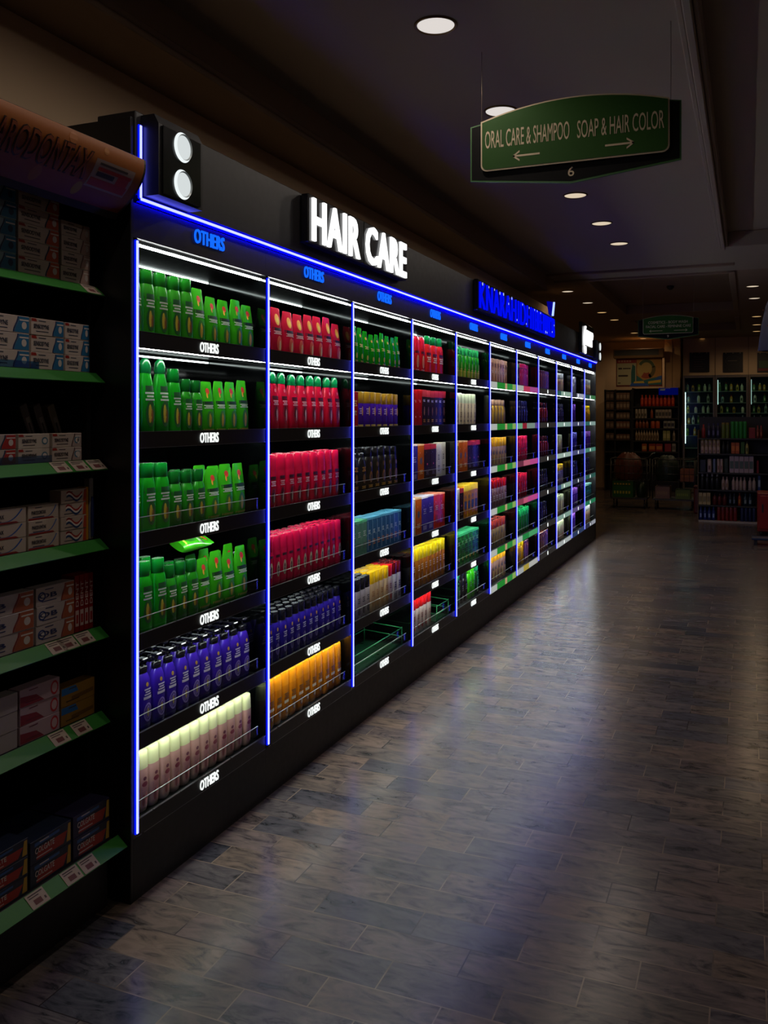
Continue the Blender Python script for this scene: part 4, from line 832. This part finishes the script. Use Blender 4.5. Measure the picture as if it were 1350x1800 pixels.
# ------------------------------------------------------------------ hanging aisle sign
CREAM = M('#b9a586', .5); SIGN_G = M('#1c4404', .6, spec=.25); SIGN_K = M('#070504', .7, spec=.15)
def arc_top(x0, x1, zs, za, n=14): return [(x1+(x0-x1)*k/n, zs+(za-zs)*(1-(2*k/n-1)**2)) for k in range(n+1)]
def aisle_sign(y, x0, x1, zb, zs, za, bx0, bx1, bzb, bzs, bzc, lines, arrows, number, label, wire_top):
    s = (x1-x0)/.893
    t = thing('aisle_sign', label, 'sign', (0, y, 0))
    def face(a0, a1, b, sd, ap, r):   # rounded plate outline, counter-clockwise seen from the front
        P_ = [(a0+r-r*math.cos(PI/2*k/5), b+r-r*math.sin(PI/2*k/5)) for k in range(6)]
        P_ += [(a1-r+r*math.sin(PI/2*k/5), b+r-r*math.cos(PI/2*k/5)) for k in range(6)]
        return P_+arc_top(a0, a1, sd, ap)
    F = lambda a, b, q: (a, -q, b)
    xm = (bx0+bx1)/2
    bk = [(bx0, bzb), (xm, bzc), (bx1, bzb)]+arc_top(bx0, bx1, bzs, bzs+.045*s)
    ins = lambda poly, d: [(cx+(x-cx)*(1-d/(.5*(bx1-bx0))), cz+(z-cz)*(1-d/.14/s)) for x, z in poly for cx, cz in [(xm, (zb+zs)/2)]]
    m = MB(); m.prism(bk, -.012, .0, M('#2c5a22', .5), F); m.prism(ins(bk, .007*s), -.001, .0025, SIGN_K, F); m.build('back_board', t)
    m = MB(); m.prism(face(x0, x1, zb, zs, za, .03*s), .012, .020, CREAM, F); m.prism(face(x0+.007*s, x1-.007*s, zb+.007*s, zs-.006*s, za-.007*s, .026*s), .019, .0225, SIGN_G, F)
    for xx in (x0+.1*s, x1-.1*s): m.cyl((xx, 0, (zb+zs)/2), (xx, -.013, (zb+zs)/2), .012, STEEL, 10)
    m.build('front_board', t)
    for txt, a0, a1, z0, z1 in lines:
        q = text_mesh(txt, a1-a0, z1-z0, CREAM, .0012, .0, 'y'); q.build('lettering', t, ((a0+a1)/2, -.0226, (z0+z1)/2))['label'] = 'cream lettering'
    for a0, a1, z, hd in arrows:
        m = MB(); w = .0045*s; X = [(a0, z-w), (a1, z-w), (a1, z+w), (a0, z+w)]
        m.prism(X, .0226, .0236, CREAM, F)
        tip, sg = (a0, 1) if hd < 0 else (a1, -1)
        for k in (-1, 1): 
            pl = [(tip, z-w), (tip, z+w), (tip+sg*.032*s, z+k*.022*s+w), (tip+sg*.032*s, z+k*.022*s-w)]
            m.prism(pl, .0226, .0236, CREAM, F)
        m.build('arrow', t)
    q = text_mesh(number, .030*s, .046*s, CREAM, .001, .006, 'y'); q.build('number', t, (xm, -.0028, (bzc+zb)/2+.008*s))
    for xx in (x0-.002, x1+.004):
        m = MB(); m.tube([(xx, .004, bzs), (xx, .004, wire_top)], .0016, M('#8a7868', .4, .5), 6); m.build('hanging_wire', t)
aisle_sign(3.70, .775, 1.668, 2.926, 3.172, 3.238, .716, 1.718, 2.888, 3.16, 2.830,
    [('ORAL CARE & SHAMPOO', .798, 1.213, 3.036, 3.122), ('SOAP & HAIR COLOR', 1.250, 1.645, 3.034, 3.118)], [(.939, 1.07, 2.984, -1), (1.38, 1.51, 2.984, 1)], '6',
    'big green hanging aisle sign reading ORAL CARE and SHAMPOO, SOAP and HAIR COLOR', ZC)
aisle_sign(12.0, .665, 1.315, 2.848, 3.058, 3.098, .598, 1.383, 2.818, 3.045, 2.768,
    [('COSMETICS - BODY WASH', .735, 1.245, 2.985, 3.02), ('FACIAL CARE - FEMININE CARE', .705, 1.285, 2.93, 2.965)], [(.75, .92, 2.888, -1), (1.07, 1.24, 2.888, 1)], '9',
    'smaller dark green hanging aisle sign far down the aisle', Z2)

# ------------------------------------------------------------------ the far end of the shop
_F = Vector((-math.sin(.39201), math.cos(.39201), 0)); _R = Vector((math.cos(.39201), math.sin(.39201), 0))
def at(x, y, Y):
    """World x and z of a point measured at pixel (x, y) of the photograph and standing in the plane at distance Y down the shop."""
    d = _F+_R*((x-675)/1550)-Vector((0, 0, 1))*((y-734)/1550); t = (Y-cam.location.y)/d.y
    return cam.location.x+d.x*t, cam.location.z+d.z*t
mb = MB(); mb.box((.60, 20.95, 2.66), (6.45, Y_END, ZC), PAINT)
for xx in (1.30, 2.0, 2.75): mb.box((xx-.006, 20.94, 2.66), (xx+.006, 20.952, ZC), M('#8f7c68', .8))
structure('wall_bulkhead', mb)
mb = MB(); mb.box((.22, 20.62, 2.34), (.56, Y_END, ZC), M('#b08a5c', .7)); mb.box((.385, 20.612, 2.34), (.395, 20.622, ZC), M('#7a5f40', .7)); structure('wall_panel', mb)

_far = {}
def far_item(kind, w, h, d, c, cap, art):
    key = (kind, round(w, 3), round(h, 3), c, cap, art)
    if key in _far: return _far[key]
    mt = M(c, .35); parts = []; b = MB()
    if kind == 'carton':
        b.box((-w/2, -d/2, 0), (w/2, d/2, h), mt, .004)
        if art:
            l = MB(); l.add([(-w*.4, -d/2-.001, h*.25), (w*.4, -d/2-.001, h*.25), (w*.4, -d/2-.001, h*.7), (-w*.4, -d/2-.001, h*.7)], [(0,1,2,3)], M(art, .4), True); parts.append(('printed_label', l.mesh('printed_label')))
    else:
        pr = [(0,.86),(.03,1),(.55,1),(.68,.9),(.78,.55),(.82,.42)] if kind == 'bottle' else [(0,.95),(.04,1),(.86,1),(.88,.97)]
        b.rings([(z*h, r*d/2, r*w/2) for z, r in pr], mt, 12, 2.2) if False else b.rings([(z*h, r*d/2, r*w/2) for z, r in pr], mt, 12, 2.3)
        cm = MB(); r0 = .44 if kind == 'bottle' else .98; z0 = .82 if kind == 'bottle' else .88
        cm.rings([(z0*h, r0*d/2, r0*w/2), (h, r0*.95*d/2, r0*.95*w/2)], M(cap or c, .3), 12, 2.2); parts.append(('cap', cm.mesh('cap')))
        if art:
            l = MB(); n = 8; hw = .7
            A = [(math.sin(-1+2*k/n)*w/2*1.01, -math.cos(-1+2*k/n)*d/2*1.01) for k in range(n+1)]
            l.add([(x, y, z) for z in (h*.2, h*.5) for x, y in A], [(k, k+1, n+2+k, n+1+k) for k in range(n)], M(art, .4)); parts.append(('printed_label', l.mesh('printed_label')))
    _far[key] = (b.mesh(kind), parts); return _far[key]
def far_row(Y, base_z, items, where, group, dep=.10, back=.02):
    """items: (first px, last px, top px y, count, kind, colour, cap, label colour, description)"""
    for p0, p1, top, n, kind, c, cap, art, desc in items:
        xa, _ = at(p0, 800, Y+back); xb, _ = at(p1, 800, Y+back); zt = at((p0+p1)/2, top, Y+back)[1]
        w = (xb-xa)/n; h = max(.05, zt-base_z)
        for i in range(n):
            body, parts = far_item(kind, w*.94, h, min(dep, w*1.1) if kind != 'carton' else dep, c, cap, art)
            d = min(dep, w*1.1) if kind != 'carton' else dep
            nm = {'bottle': 'drink_bottle', 'jar': 'jar', 'carton': 'carton'}[kind]
            o = ob(nm, body, None, (xa+(i+.5)*w, Y+back+d/2, base_z+.0008))
            tag(o, desc+(', %s from left' % ORD[i+1] if n > 1 else '')+', '+where, nm.split('_')[-1], group)
            for k, me in parts: ob(k, me, o)
# checkout display of household bottles
YD = 14.75; RZ = [1.373, 1.122, .815, .536, .284, .035]
t = thing('display_shelf', 'far display shelf crowded with household bottles, white strip at the base', 'shelf unit', (1.72, YD, 0))
m = MB(); m.box((-.48, .42, 0), (.62, .45, 1.72), BLACKM); m.build('back_panel', t)
for xx in (-.49, .62): m = MB(); m.box((xx, .02, 0), (xx+.015, .45, 1.5), M('#5a4226', .6)); m.build('side_panel', t)
m = MB(); m.box((-.475, .0, .001), (.62, .42, .033), M('#a89a90', .5)); m.build('plinth', t)
for z in RZ[:-1]: m = MB(); m.box((-.474, .0, z-.022), (.619, .419, z), M('#26241f', .5)); m.build('shelf', t)
ROWN = ['top row of far display', 'second row of far display', 'third row of far display', 'fourth row of far display', 'fifth row of far display', 'bottom row of far display']
DI = [
 [(1233,1240,746,1,'bottle','#8a2a2c','#b03a3a',None,'red bottle'),(1242,1266,744,3,'bottle','#1e1c3c','#2a2a5a','#5a5880','navy bottle'),(1268,1282,743,2,'jar','#5a6a24','#7a6a2a',None,'olive canister'),(1284,1313,741,4,'jar','#1f7a28','#2a8a34',None,'green canister'),(1316,1328,752,1,'carton','#7a2420',None,None,'dark red box'),(1329,1341,748,2,'bottle','#6a2a22','#8a2a2a','#a05a3a','red brown bottle')],
 [(1231,1266,785,5,'jar','#b09a94','#a88f8a','#8a6a70','white tub'),(1268,1283,776,2,'bottle','#1a1e20','#26282c',None,'black bottle'),(1285,1300,778,2,'carton','#a04a14',None,'#c06a24','orange pack'),(1302,1309,777,1,'carton','#2f5a1c',None,None,'green pack'),(1310,1316,776,1,'bottle','#a8a05a','#5a5a3a','#3a4a2a','speckled bottle')],
 [(1230,1241,808,1,'carton','#14161c',None,None,'black box'),(1243,1251,807,1,'jar','#b8a49c','#a88f88','#6a4a4a','white canister'),(1253,1258,807,1,'jar','#6a7aa0','#7a86a8',None,'blue canister'),(1260,1271,807,2,'jar','#b09a94','#a08a84','#8a5a5a','pink white canister'),(1273,1280,806,1,'carton','#24301c',None,None,'dark green box'),(1282,1325,802,5,'carton','#a8949c',None,'#4a5a58','pink and white carton'),(1330,1334,810,1,'carton','#7a1c20',None,None,'thin red box')],
 [(1230,1265,833,4,'bottle','#14181c','#8a8a8c',None,'black bottle with pale cap'),(1268,1281,838,2,'bottle','#b0998e','#a08a80','#8a6a5a','cream bottle'),(1286,1312,839,4,'bottle','#b0988e','#a88f86',None,'plain cream bottle'),(1315,1329,840,2,'bottle','#a8968e','#a08a80',None,'pale bottle'),(1332,1337,836,1,'carton','#1e3a6a',None,'#8a9ab0','slim blue box')],
 [(1228,1249,866,3,'carton','#b09a6a',None,'#7a6a44','cream pack'),(1252,1278,868,3,'bottle','#5a1818','#3a1414',None,'dark red bottle'),(1280,1294,868,2,'bottle','#16202e','#2a3444','#6a7a8a','dark blue bottle'),(1297,1303,867,1,'bottle','#a03a1c','#8a2a1c','#b88a2a','orange and red bottle'),(1306,1323,868,2,'bottle','#1c2f3a','#24404a','#8a9a9a','teal bottle')],
 [(1228,1258,891,4,'bottle','#14286a','#1c3478','#8a9ac0','blue bottle'),(1260,1296,891,5,'jar','#7a1c1c','#a04a44',None,'red canister'),(1301,1329,893,4,'jar','#16204a','#2c3a6a',None,'navy canister')],
]
for i, it in enumerate(DI): far_row(YD, RZ[i], it, ROWN[i], 'goods in the %s' % ROWN[i], .11, .03)
far_row(YD, RZ[1]+.112, [(1231,1266,773,5,'jar','#a8947c','#b09a40','#8a6a6a','white tub with yellow lid')], 'stacked upper layer, far display', 'upper tubs', .11, .03)
# drinks and snacks shelves against the back wall
YC = 20.5
t = thing('display_shelf', 'dark shelf unit of orange bottles under the bright poster, far back', 'shelf unit', (.07, YC, 0))
xa, xb = -.46, .52
m = MB(); m.box((xa, .42, 0), (xb, .45, 2.39), BLACKM); m.build('back_panel', t)
for xx in (xa-.03, xb): m = MB(); m.box((xx, .0, 0), (xx+.03, .45, 2.39), BLACKM); m.build('side_panel', t)
RC = [1.965, 1.695, 1.463, 1.179, .93, .62]
for z in RC: m = MB(); m.box((xa, 0, z-.03), (xb, .42, z), M('#1a1612', .6)); m.build('shelf', t)
for xx in (xa, xb): pass
t.location.x = 0.0
G = 'far back drinks shelf'
far_row(YC, RC[0], [(1125,1186,694,9,'bottle','#b8351a','#c84a1e','#d0521e','orange red bottle')], 'top of drinks shelf', 'orange bottles', .12)
far_row(YC, RC[1], [(1116,1137,719,4,'jar','#a09484','#b0a494','#3a342c','white tub'),(1143,1148,717,1,'bottle','#9a4a30','#7a3a2a',None,'single amber bottle'),(1152,1180,720,5,'carton','#9a8c78',None,'#4a4438','pale carton')], 'second row, drinks shelf', G, .12)
far_row(YC, RC[2], [(1116,1140,738,4,'bottle','#8a4a2a','#a05a34',None,'amber bottle'),(1143,1160,740,2,'jar','#b04a20','#a8542a',None,'orange tub'),(1166,1186,740,3,'carton','#8a8878',None,'#2c2c28','grey carton')], 'third row, drinks shelf', G, .12)
far_row(YC, RC[3], [(1116,1158,756,9,'bottle','#a08a70','#b09a80','#5a4030','cream bottle'),(1165,1178,757,2,'carton','#8a8a4a',None,'#b0a870','yellow green carton'),(1182,1187,757,1,'bottle','#9a8a7a','#a89888','#5a4a3a','pale bottle')], 'fourth row, drinks shelf', G, .12)
far_row(YC, RC[4], [(1128,1137,780,1,'carton','#a04a1c',None,'#c89a5a','orange crate'),(1140,1165,780,2,'carton','#8a2c1a',None,'#c07a3a','red crate'),(1168,1180,780,1,'carton','#8a3020',None,None,'brick red crate'),(1181,1188,780,1,'carton','#8a8478',None,'#5a544a','grey crate')], 'fifth row, drinks shelf', G, .12)
m = MB(); x0, z1 = at(1158, 682, YC-.02); x1, z0 = at(1192, 694, YC-.02); m.box((x0, YC-.035, z0), (x1, YC-.02, z1), EM((0.0, .004, .16), .35)); o = m.build('shelf_topper'); tag(o, 'small glowing dark blue topper sign on the drinks shelf', 'sign')
m = MB(); m.box((x0+.03, YC-.037, z1-.06), (x0+.14, YC-.0355, z1-.025), M('#9ab0c0', .4)); m.box((x0+.03, YC-.037, z1-.02), (x0+.25, YC-.0355, z1-.008), M('#7a8a60', .4)); m.build('lettering', o)
t = thing('display_shelf', 'dim shelf unit of brown packets left of the drinks shelf', 'shelf unit', (0, YC, 0))
m = MB(); m.box((-1.10, .42, 0), (-.51, .45, 2.36), BLACKM); m.build('back_panel', t)
for xx in (-1.12, -.885, -.52): m = MB(); m.box((xx, .0, 0), (xx+.022, .418, 2.36), BLACKM); m.build('side_panel', t)
RL = [2.12, 1.90, 1.68, 1.46, 1.20, .92, .62]
for z in RL: m = MB(); m.box((-1.098, 0.002, z-.025), (-.5205, .417, z), M('#2a2018', .6)); m.build('shelf', t)
for i, z in enumerate(RL[:5]):
    y = 734-(z-1.708)*1550/19.6
    far_row(YC, z, [(1065,1079,y-13,2,'carton','#6a5244' if i % 2 else '#5a463c',None,'#8a7464','small brown packet'),(1083,1107,y-11-2*(i % 2),4,'carton',('#7a5c48','#6a5040','#70584c','#7a5040','#6a4838')[i],None,'#9a8470','tan packet')], '%s row, packet shelf' % ORD[i+1], 'packets on the %s row' % ORD[i+1], .14)
# poster and its canopy
PB = 'poster'
x0, z1 = at(1083, 631, 20.42); x1, z0 = at(1164, 679, 20.42); pw, ph = x1-x0, z1-z0
t = thing('poster', 'large lit advertising poster above the drinks shelf, red band and orange swirl', 'poster', (x0, 20.42, z0))
m = MB(); m.box((0, 0, 0), (pw, .04, ph), M('#6a2a20', .6)); m.build('board', t)
def pp(pts, c, o): 
    mm.add([(a*pw, -o, b*ph) for a, b in pts], [tuple(range(len(pts)))], M(c, .6), True)
mm = MB()
pp([(.02,.06),(.44,.06),(.44,.98),(.02,.98)], '#b8b08a', .001); pp([(.02,.84),(.44,.84),(.44,.98),(.02,.98)], '#9a2a2a', .0015)
for a, b, c, d_ in ((.05,.62,.13,.68),(.15,.63,.32,.67),(.05,.36,.26,.42),(.04,.12,.1,.15)): pp([(a,b),(c,b),(c,d_),(a,d_)], '#3a2a24', .002)
for k in range(5): pp([(.05+k*.06,.88),(.09+k*.06,.88),(.09+k*.06,.94),(.05+k*.06,.94)], '#c08a7a', .002)
pp([(.33,.1),(.42,.1),(.42,.72),(.36,.8),(.33,.5)], '#20605a', .002)
pp([(.45,.06),(.99,.06),(.99,.98),(.45,.98)], '#b8823a', .001)
n_ = 24; cx, cy = .66, .62
pp([(cx+.2*math.cos(2*PI*k/n_), cy+.36*math.sin(2*PI*k/n_)) for k in range(n_)], '#c0a05a', .0014)
for a0, a1, r0, r1, c in ((.2,2.6,.13,.19,'#4a5a34'),(-1.2,.3,.12,.2,'#6a5a2c'),(-2.2,-.9,.08,.19,'#a04028')):
    A = [a0+(a1-a0)*k/10 for k in range(11)]
    for k in range(10): pp([(cx+r0*math.cos(A[k]), cy+1.8*r0*math.sin(A[k])),(cx+r1*math.cos(A[k]), cy+1.8*r1*math.sin(A[k])),(cx+r1*math.cos(A[k+1]), cy+1.8*r1*math.sin(A[k+1])),(cx+r0*math.cos(A[k+1]), cy+1.8*r0*math.sin(A[k+1]))], c, .002)
pp([(.45,.06),(.99,.06),(.99,.36),(.8,.3),(.6,.22),(.45,.4)], '#2a6a6a', .0016); pp([(.82,.22),(.99,.22),(.99,.38),(.9,.34)], '#2458a0', .0024)
pp([(.3,.02),(.72,.02),(.66,.12),(.34,.14)], '#2a5ab0', .0028); pp([(.38,.12),(.62,.12),(.6,.2),(.4,.18)], '#d0b040', .0032); pp([(.7,.1),(.97,.14),(.97,.24),(.7,.18)], '#d0a83a', .0032)
mm.build('printed_face', t)
x0, z1 = at(1078, 614, 20.3); x1, z0 = at(1166, 628, 20.3)
t = thing('canopy', 'tan box canopy over the advertising poster', 'canopy', (0, 20.3, 0))
m = MB(); m.box((x0, 0, z0), (x1, .3, z1), M('#a07a4a', .6), .01); m.build('housing', t)
m = MB(); m.box((x0+.02, -.004, z0+.06), (x1-.10, .0, z1-.03), M('#5a5a54', .5)); m.build('front_strip', t)
# dark square posters above the fridges
for i, (p0, nm) in enumerate(((1212, 'dark square poster with faint rows of text'), (1271, 'dark square poster with a faint eye shaped drawing'), (1331, 'dark square poster with green and red print at the right edge'))):
    x0, z1 = at(p0, 620, 20.93); x1, z0 = at(p0+35, 654, 20.93); w, h = x1-x0, z1-z0
    t = thing('poster', nm+', above the fridges', 'poster', (x0, 20.93, z0), 'dark posters over the fridges')
    m = MB(); m.box((0, 0, 0), (w, .012, h), M('#171110', .5)); m.build('board', t)
    m = MB()
    if i == 0:
        for k in range(6): m.box((.09, -.0012, .07+k*.055), (.33-.05*(k % 2), -.0004, .082+k*.055), M('#4a3430', .5))
    elif i == 1:
        A = [(w/2+.16*math.cos(PI*k/12), h*.58+.11*math.sin(PI*k/12)) for k in range(13)]; B = [(w/2+.16*math.cos(PI*k/12), h*.58-.09*math.sin(PI*k/12)) for k in range(13)]
        for L_ in (A, B): m.tube([(a, -.001, b) for a, b in L_], .003, M('#6a625a', .5), 5)
        m.box((.1, -.002, h*.58-.004), (.30, -.0004, h*.58+.004), M('#a89a84', .5)); m.tube([(.05,-.001,.15),(.12,-.001,.06),(.2,-.001,.03)], .003, M('#5a524a', .5), 5)
    else: m.box((.04, -.002, .10), (w-.05, -.0004, .26), M('#2c4a24', .5)); m.box((.02, -.003, .03), (w-.05, -.001, .09), M('#6a1c1a', .5))
    m.build('printed_pattern', t)
    for k in range(3): m = MB(); m.cyl((.06+k*(w-.12)/2, -.012, h-.015), (.06+k*(w-.12)/2, 0, h-.015), .010, M('#c8b89a', .3), 10); m.build('clip', t)
# glass door fridges
YF = 20.52; XF = [.62, 1.31, 2.0, 2.69, 3.38]
ALU = M('#6f665c', .35, .6); TEALK = M('#16302e', .4)
FZ = [2.30, 2.043, 1.811, 1.56, 1.30, 1.02, .72, .40]
for k in range(4):
    xa, xb = XF[k], XF[k+1]
    t = thing('drinks_fridge', ['glass door fridge with a bright white light strip at its left', 'second glass door fridge from the left, teal glow inside', 'third glass door fridge from the left, dimmer inside', 'fourth glass door fridge, past the right edge'][k], 'fridge', ((xa+xb)/2, YF, 0), 'glass door fridges along the back wall')
    h = (xb-xa)/2-.002
    m = MB(); m.box((-h, .36, .02), (h, .40, 2.655), TEALK)
    for s_ in (-1, 1): m.box((s_*h-(.012 if s_ > 0 else 0), .03, .02), (s_*h+(0 if s_ > 0 else .012), .36, 2.655), TEALK)
    m.box((-h+.012, .03, 2.60), (h-.012, .36, 2.655), TEALK); m.box((-h+.012, .03, .001), (h-.012, .36, .12), BLACKM); m.build('cabinet', t)
    m = MB(); fw = .045
    for lo, hi in (((-h, 0, .02), (-h+fw, .028, 2.655)), ((h-fw, 0, .02), (h, .028, 2.655)), ((-h+fw, 0, 2.60), (h-fw, .028, 2.655)), ((-h+fw, 0, .02), (h-fw, .028, .12))): m.box(lo, hi, ALU, .004)
    m.box((-h, .0, 2.655), (h, .40, 2.659), ALU)
    dr = m.build('door', t)
    m = MB(); m.box((-h+fw, .012, .12), (h-fw, .016, 2.60), GLASS((.82, .95, .92), .004)); m.build('door_glass', dr)
    m = MB(); m.tube([(h-.022, -.002, 1.0), (h-.022, -.03, 1.04), (h-.022, -.03, 1.6), (h-.022, -.002, 1.64)], .009, STEEL, 8); m.build('handle', dr)
    for z in FZ: m = MB(); m.box((-h+.013, .05, z-.014), (h-.013, .355, z), M('#7a8a86', .35)); m.build('shelf', t)
    m = MB(); L_ = (3.0, 1.0, .5, .3)[k]; m.box((-h+.050, .034, 1.12 if k == 0 else 2.0), (-h+.064, .048, 2.28 if k == 0 else 2.55), EM((.8, 1.0, .93), L_), .003); m.build('light_bar', t)['label'] = 'glowing white strip'
    cols = ['#6a8a2a', '#c8d8d0', '#b88a2a', '#c8b060', '#4a7a4a', '#c85a1a', '#d8dcd4', '#8aa0a0']
    rnd = random.Random(11+k)
    for r, z in enumerate(FZ[:5]):
        n = rnd.choice((4, 5)) if r != 1 else 3
        for q in range(n):
            c = rnd.choice(cols); body, parts = far_item('bottle', .062, .17+.03*rnd.choice((0, 1)), .062, c, rnd.choice(('#d8d8d0', '#2a2a2a', '#8a2a20')), rnd.choice(('#d8d0b8', '#3a4a3a')))
            o = ob('drink_bottle', body, None, ((xa+xb)/2-h+.09+(2*h-.18)*(q+.5*rnd.random()*.6)/(n-.6), YF+.12+.05*rnd.random(), z+.0008))
            tag(o, 'bottle, %s from left on the %s shelf of the %s fridge' % (ORD[q+1], ORD[r+1], ORD[k+1]), 'bottle', 'bottles in the %s fridge' % ORD[k+1])
            for nm, me in parts: ob(nm, me, o)
# stock trolleys with goods
def trolley(x, y, w, label):
    t = thing('stock_trolley', label, 'trolley', (x, y, 0)); K = M('#4a4844', .35, .8); d = .5
    for sx in (-1, 1):
        for sy in (-1, 1):
            px, py_ = sx*(w/2-.05), sy*(d/2-.04)
            m = MB(); m.cyl((px, py_, .06), (px, py_, .17), .012, K, 8); m.build('leg', t)
            m = MB(); m.cyl((px-.014, py_, .05), (px+.014, py_, .05), .0495, M('#141210', .6), 16); m.build('caster', t)
    m = MB(); m.box((-w/2, -d/2, .17), (w/2, d/2, .20), M('#3a3632', .5)); m.build('deck', t)
    m = MB(); r = .006
    for z in (.52, .66, .80, .93): m.tube([(-w/2,-d/2,z),(w/2,-d/2,z),(w/2,d/2,z),(-w/2,d/2,z),(-w/2,-d/2,z)], r if z < .9 else r*1.8, K, 6)
    for k in range(9):
        xx = -w/2+w*k/8
        for yy in (-d/2, d/2): m.tube([(xx,yy,.52),(xx,yy,.93)], r*.7, K, 5)
        m.tube([(xx,-d/2,.52),(xx,d/2,.52)], r*.7, K, 5)
    for sx in (-1, 1):
        for yy in (-d/2, d/2): m.tube([(sx*w/2,yy,.20),(sx*w/2,yy,.93)], .011, K, 6)
    m.build('wire_basket', t)
    m = MB(); m.tube([(w/2,-d/2,.93),(w/2+.09,-d/2,1.03),(w/2+.09,d/2,1.03),(w/2,d/2,.93)], .013, K, 8); m.build('handle', t)
YT = 16.8
trolley(-.08, YT, .66, 'left stock trolley with a brown red sack, by the far shelves')
trolley(.72, YT, .74, 'right stock trolley with dark green sack, beside the far display')
def sack(name, x, y, z, w, d, h, c, label, cat='sack'):
    rnd = random.Random(int(x*100)); m = MB(); n = 20
    v = []; pr = [(0,.9),(.08,1.0),(.35,1.05),(.62,1.0),(.80,.86),(.91,.62),(.97,.5),(1,.3)]
    for zf, r in pr:
        for k in range(n):
            a = 2*PI*k/n; q = r*(1+.05*math.sin(5*a+zf*7)+.03*rnd.uniform(-1, 1)); v.append((q*w/2*math.cos(a), q*d/2*math.sin(a), zf*h+(.02*math.sin(3*a) if zf > .5 else 0)))
    m.add(v, [(i*n+k, i*n+(k+1)%n, (i+1)*n+(k+1)%n, (i+1)*n+k) for i in range(len(pr)-1) for k in range(n)], M(c, .5))
    m.add(v[:n], [tuple(range(n))[::-1]], M(c, .5)); m.add(v[-n:], [tuple(range(n))], M(c, .5))
    tag(m.build(name, None, (x, y, z)), label, cat)
def crate(x, y, z, w, d, h, c, label, fill=None):
    t = thing('plastic_crate', label, 'crate', (x, y, z)); m = MB(); e = .012
    m.box((-w/2, -d/2, 0), (w/2, d/2, e), M(c, .5))
    for lo, hi in (((-w/2,-d/2,e),(w/2,-d/2+e,h)),((-w/2,d/2-e,e),(w/2,d/2,h)),((-w/2,-d/2+e,e),(-w/2+e,d/2-e,h)),((w/2-e,-d/2+e,e),(w/2,d/2-e,h))): m.box(lo, hi, M(c, .5))
    m.build('body', t)
    m = MB(); 
    for k in range(6): m.box((-w/2+.03+k*(w-.06)/6, -d/2-.003, h*.35), (-w/2+.03+(k+.6)*(w-.06)/6, -d/2-.0005, h*.6), M(fill or c, .5))
    m.build('slot_pattern', t)
sack('sack', -.12, YT, .529, .50, .40, .50, '#5a2614', 'brown red sack standing in the left trolley')
crate(-.20, YT, .2008, .38, .40, .20, '#1c5a20', 'green crate with yellow slots on the left trolley deck', '#a8a02a')
crate(-.20, YT, .4014, .38, .40, .11, '#245a1c', 'green crate stacked on top of the other, left trolley', '#b89a2a')
sack('sack', .12, YT+.02, .2008, .17, .36, .27, '#1c3018', 'small dark green bag on the left trolley deck')
sack('sack', .59, YT, .529, .42, .42, .46, '#12281a', 'dark green sack standing in the right trolley')
crate(.955, YT, .529, .24, .40, .22, '#8a4a14', 'orange brown crate in the right trolley', '#b06a1c')
crate(.52, YT, .2008, .26, .38, .22, '#7a5a4a', 'pale brown crate on the right trolley deck', '#9a7a5a')
crate(.88, YT, .2008, .26, .38, .17, '#5a6a1c', 'yellow green crate on the right trolley deck', '#8a9a2a')
t = thing('waste_bin', 'dark red bin on the floor between trolley and display', 'bin', (1.20, 16.2, 0))
m = MB(); m.box((-.10, -.14, 0), (.10, .14, .46), M('#5a1416', .5), .02); m.build('body', t); m = MB(); m.box((-.108, -.148, .461), (.108, .148, .49), M('#4a1012', .5), .01); m.build('lid', t)
# right edge: red cabinet, blue step, hanging garment
t = thing('red_cabinet', 'red cabinet at the right edge beside the far display', 'cabinet', (2.42, 13.55, 0))
m = MB(); m.box((-.30, -.25, .06), (.30, .25, .62), M('#7a1410', .4), .012); m.build('body', t)
m = MB(); m.box((-.27, -.262, .10), (.27, -.2505, .58), M('#8a1a14', .35), .006); d_ = m.build('door', t); m = MB(); m.box((-.24, -.275, .34), (-.22, -.2625, .46), BLACKM); m.build('handle', d_)
for sx in (-1, 1):
    for sy in (-1, 1): m = MB(); m.cyl((sx*.25, sy*.2, 0), (sx*.25, sy*.2, .0595), .02, BLACKM, 12); m.build('leg', t)
t = thing('step_stool', 'low dark blue step on the floor at the right edge', 'stool', (2.20, 12.35, 0))
m = MB(); m.box((-.16, -.12, .07), (.20, .12, .10), M('#1c2c48', .4), .006); m.build('top', t)
for sx in (-.11, .14): m = MB(); m.box((sx-.02, -.10, 0), (sx+.02, .10, .0695), M('#16161c', .5), .004); m.build('leg', t)
t = thing('hanging_garment', 'dark blue garment hanging at the upper right edge', 'garment', (2.26, 8.0, 2.30), None)
m = MB(); n = 28; v = []; pr = [(0,.17),(.12,.165),(.25,.15),(.40,.13),(.50,.10),(.56,.05)]
for z, r in pr:
    for k in range(n):
        a = 2*PI*k/n; q = r*(1+.10*math.sin(6*a+z*5)); v.append((q*math.cos(a)+.06*z, .7*q*math.sin(a), z))
m.add(v, [(i*n+k, i*n+(k+1)%n, (i+1)*n+(k+1)%n, (i+1)*n+k) for i in range(len(pr)-1) for k in range(n)], M('#0e1130', .6)); m.add(v[-n:], [tuple(range(n))], M('#0e1130', .6)); m.build('cloth', t)
m = MB()
for k in range(9): a = 2.4+k*.37; z = .06+.05*((k*3) % 9); m.box((.14*math.cos(a)*1.05-.004+.03*z, .098*math.sin(a)*1.16-.004, z), (.14*math.cos(a)*1.05+.004+.03*z, .098*math.sin(a)*1.16+.004, z+.01), M('#8a3a2c', .5))
m.build('speck_pattern', t)
m = MB(); m.tube([(.033, 0, .56), (.033, 0, .66), (.06, 0, .69), (.033, 0, .72), (.033, 0, Z2-2.30)], .005, STEEL, 8); m.build('hanger_hook', t)
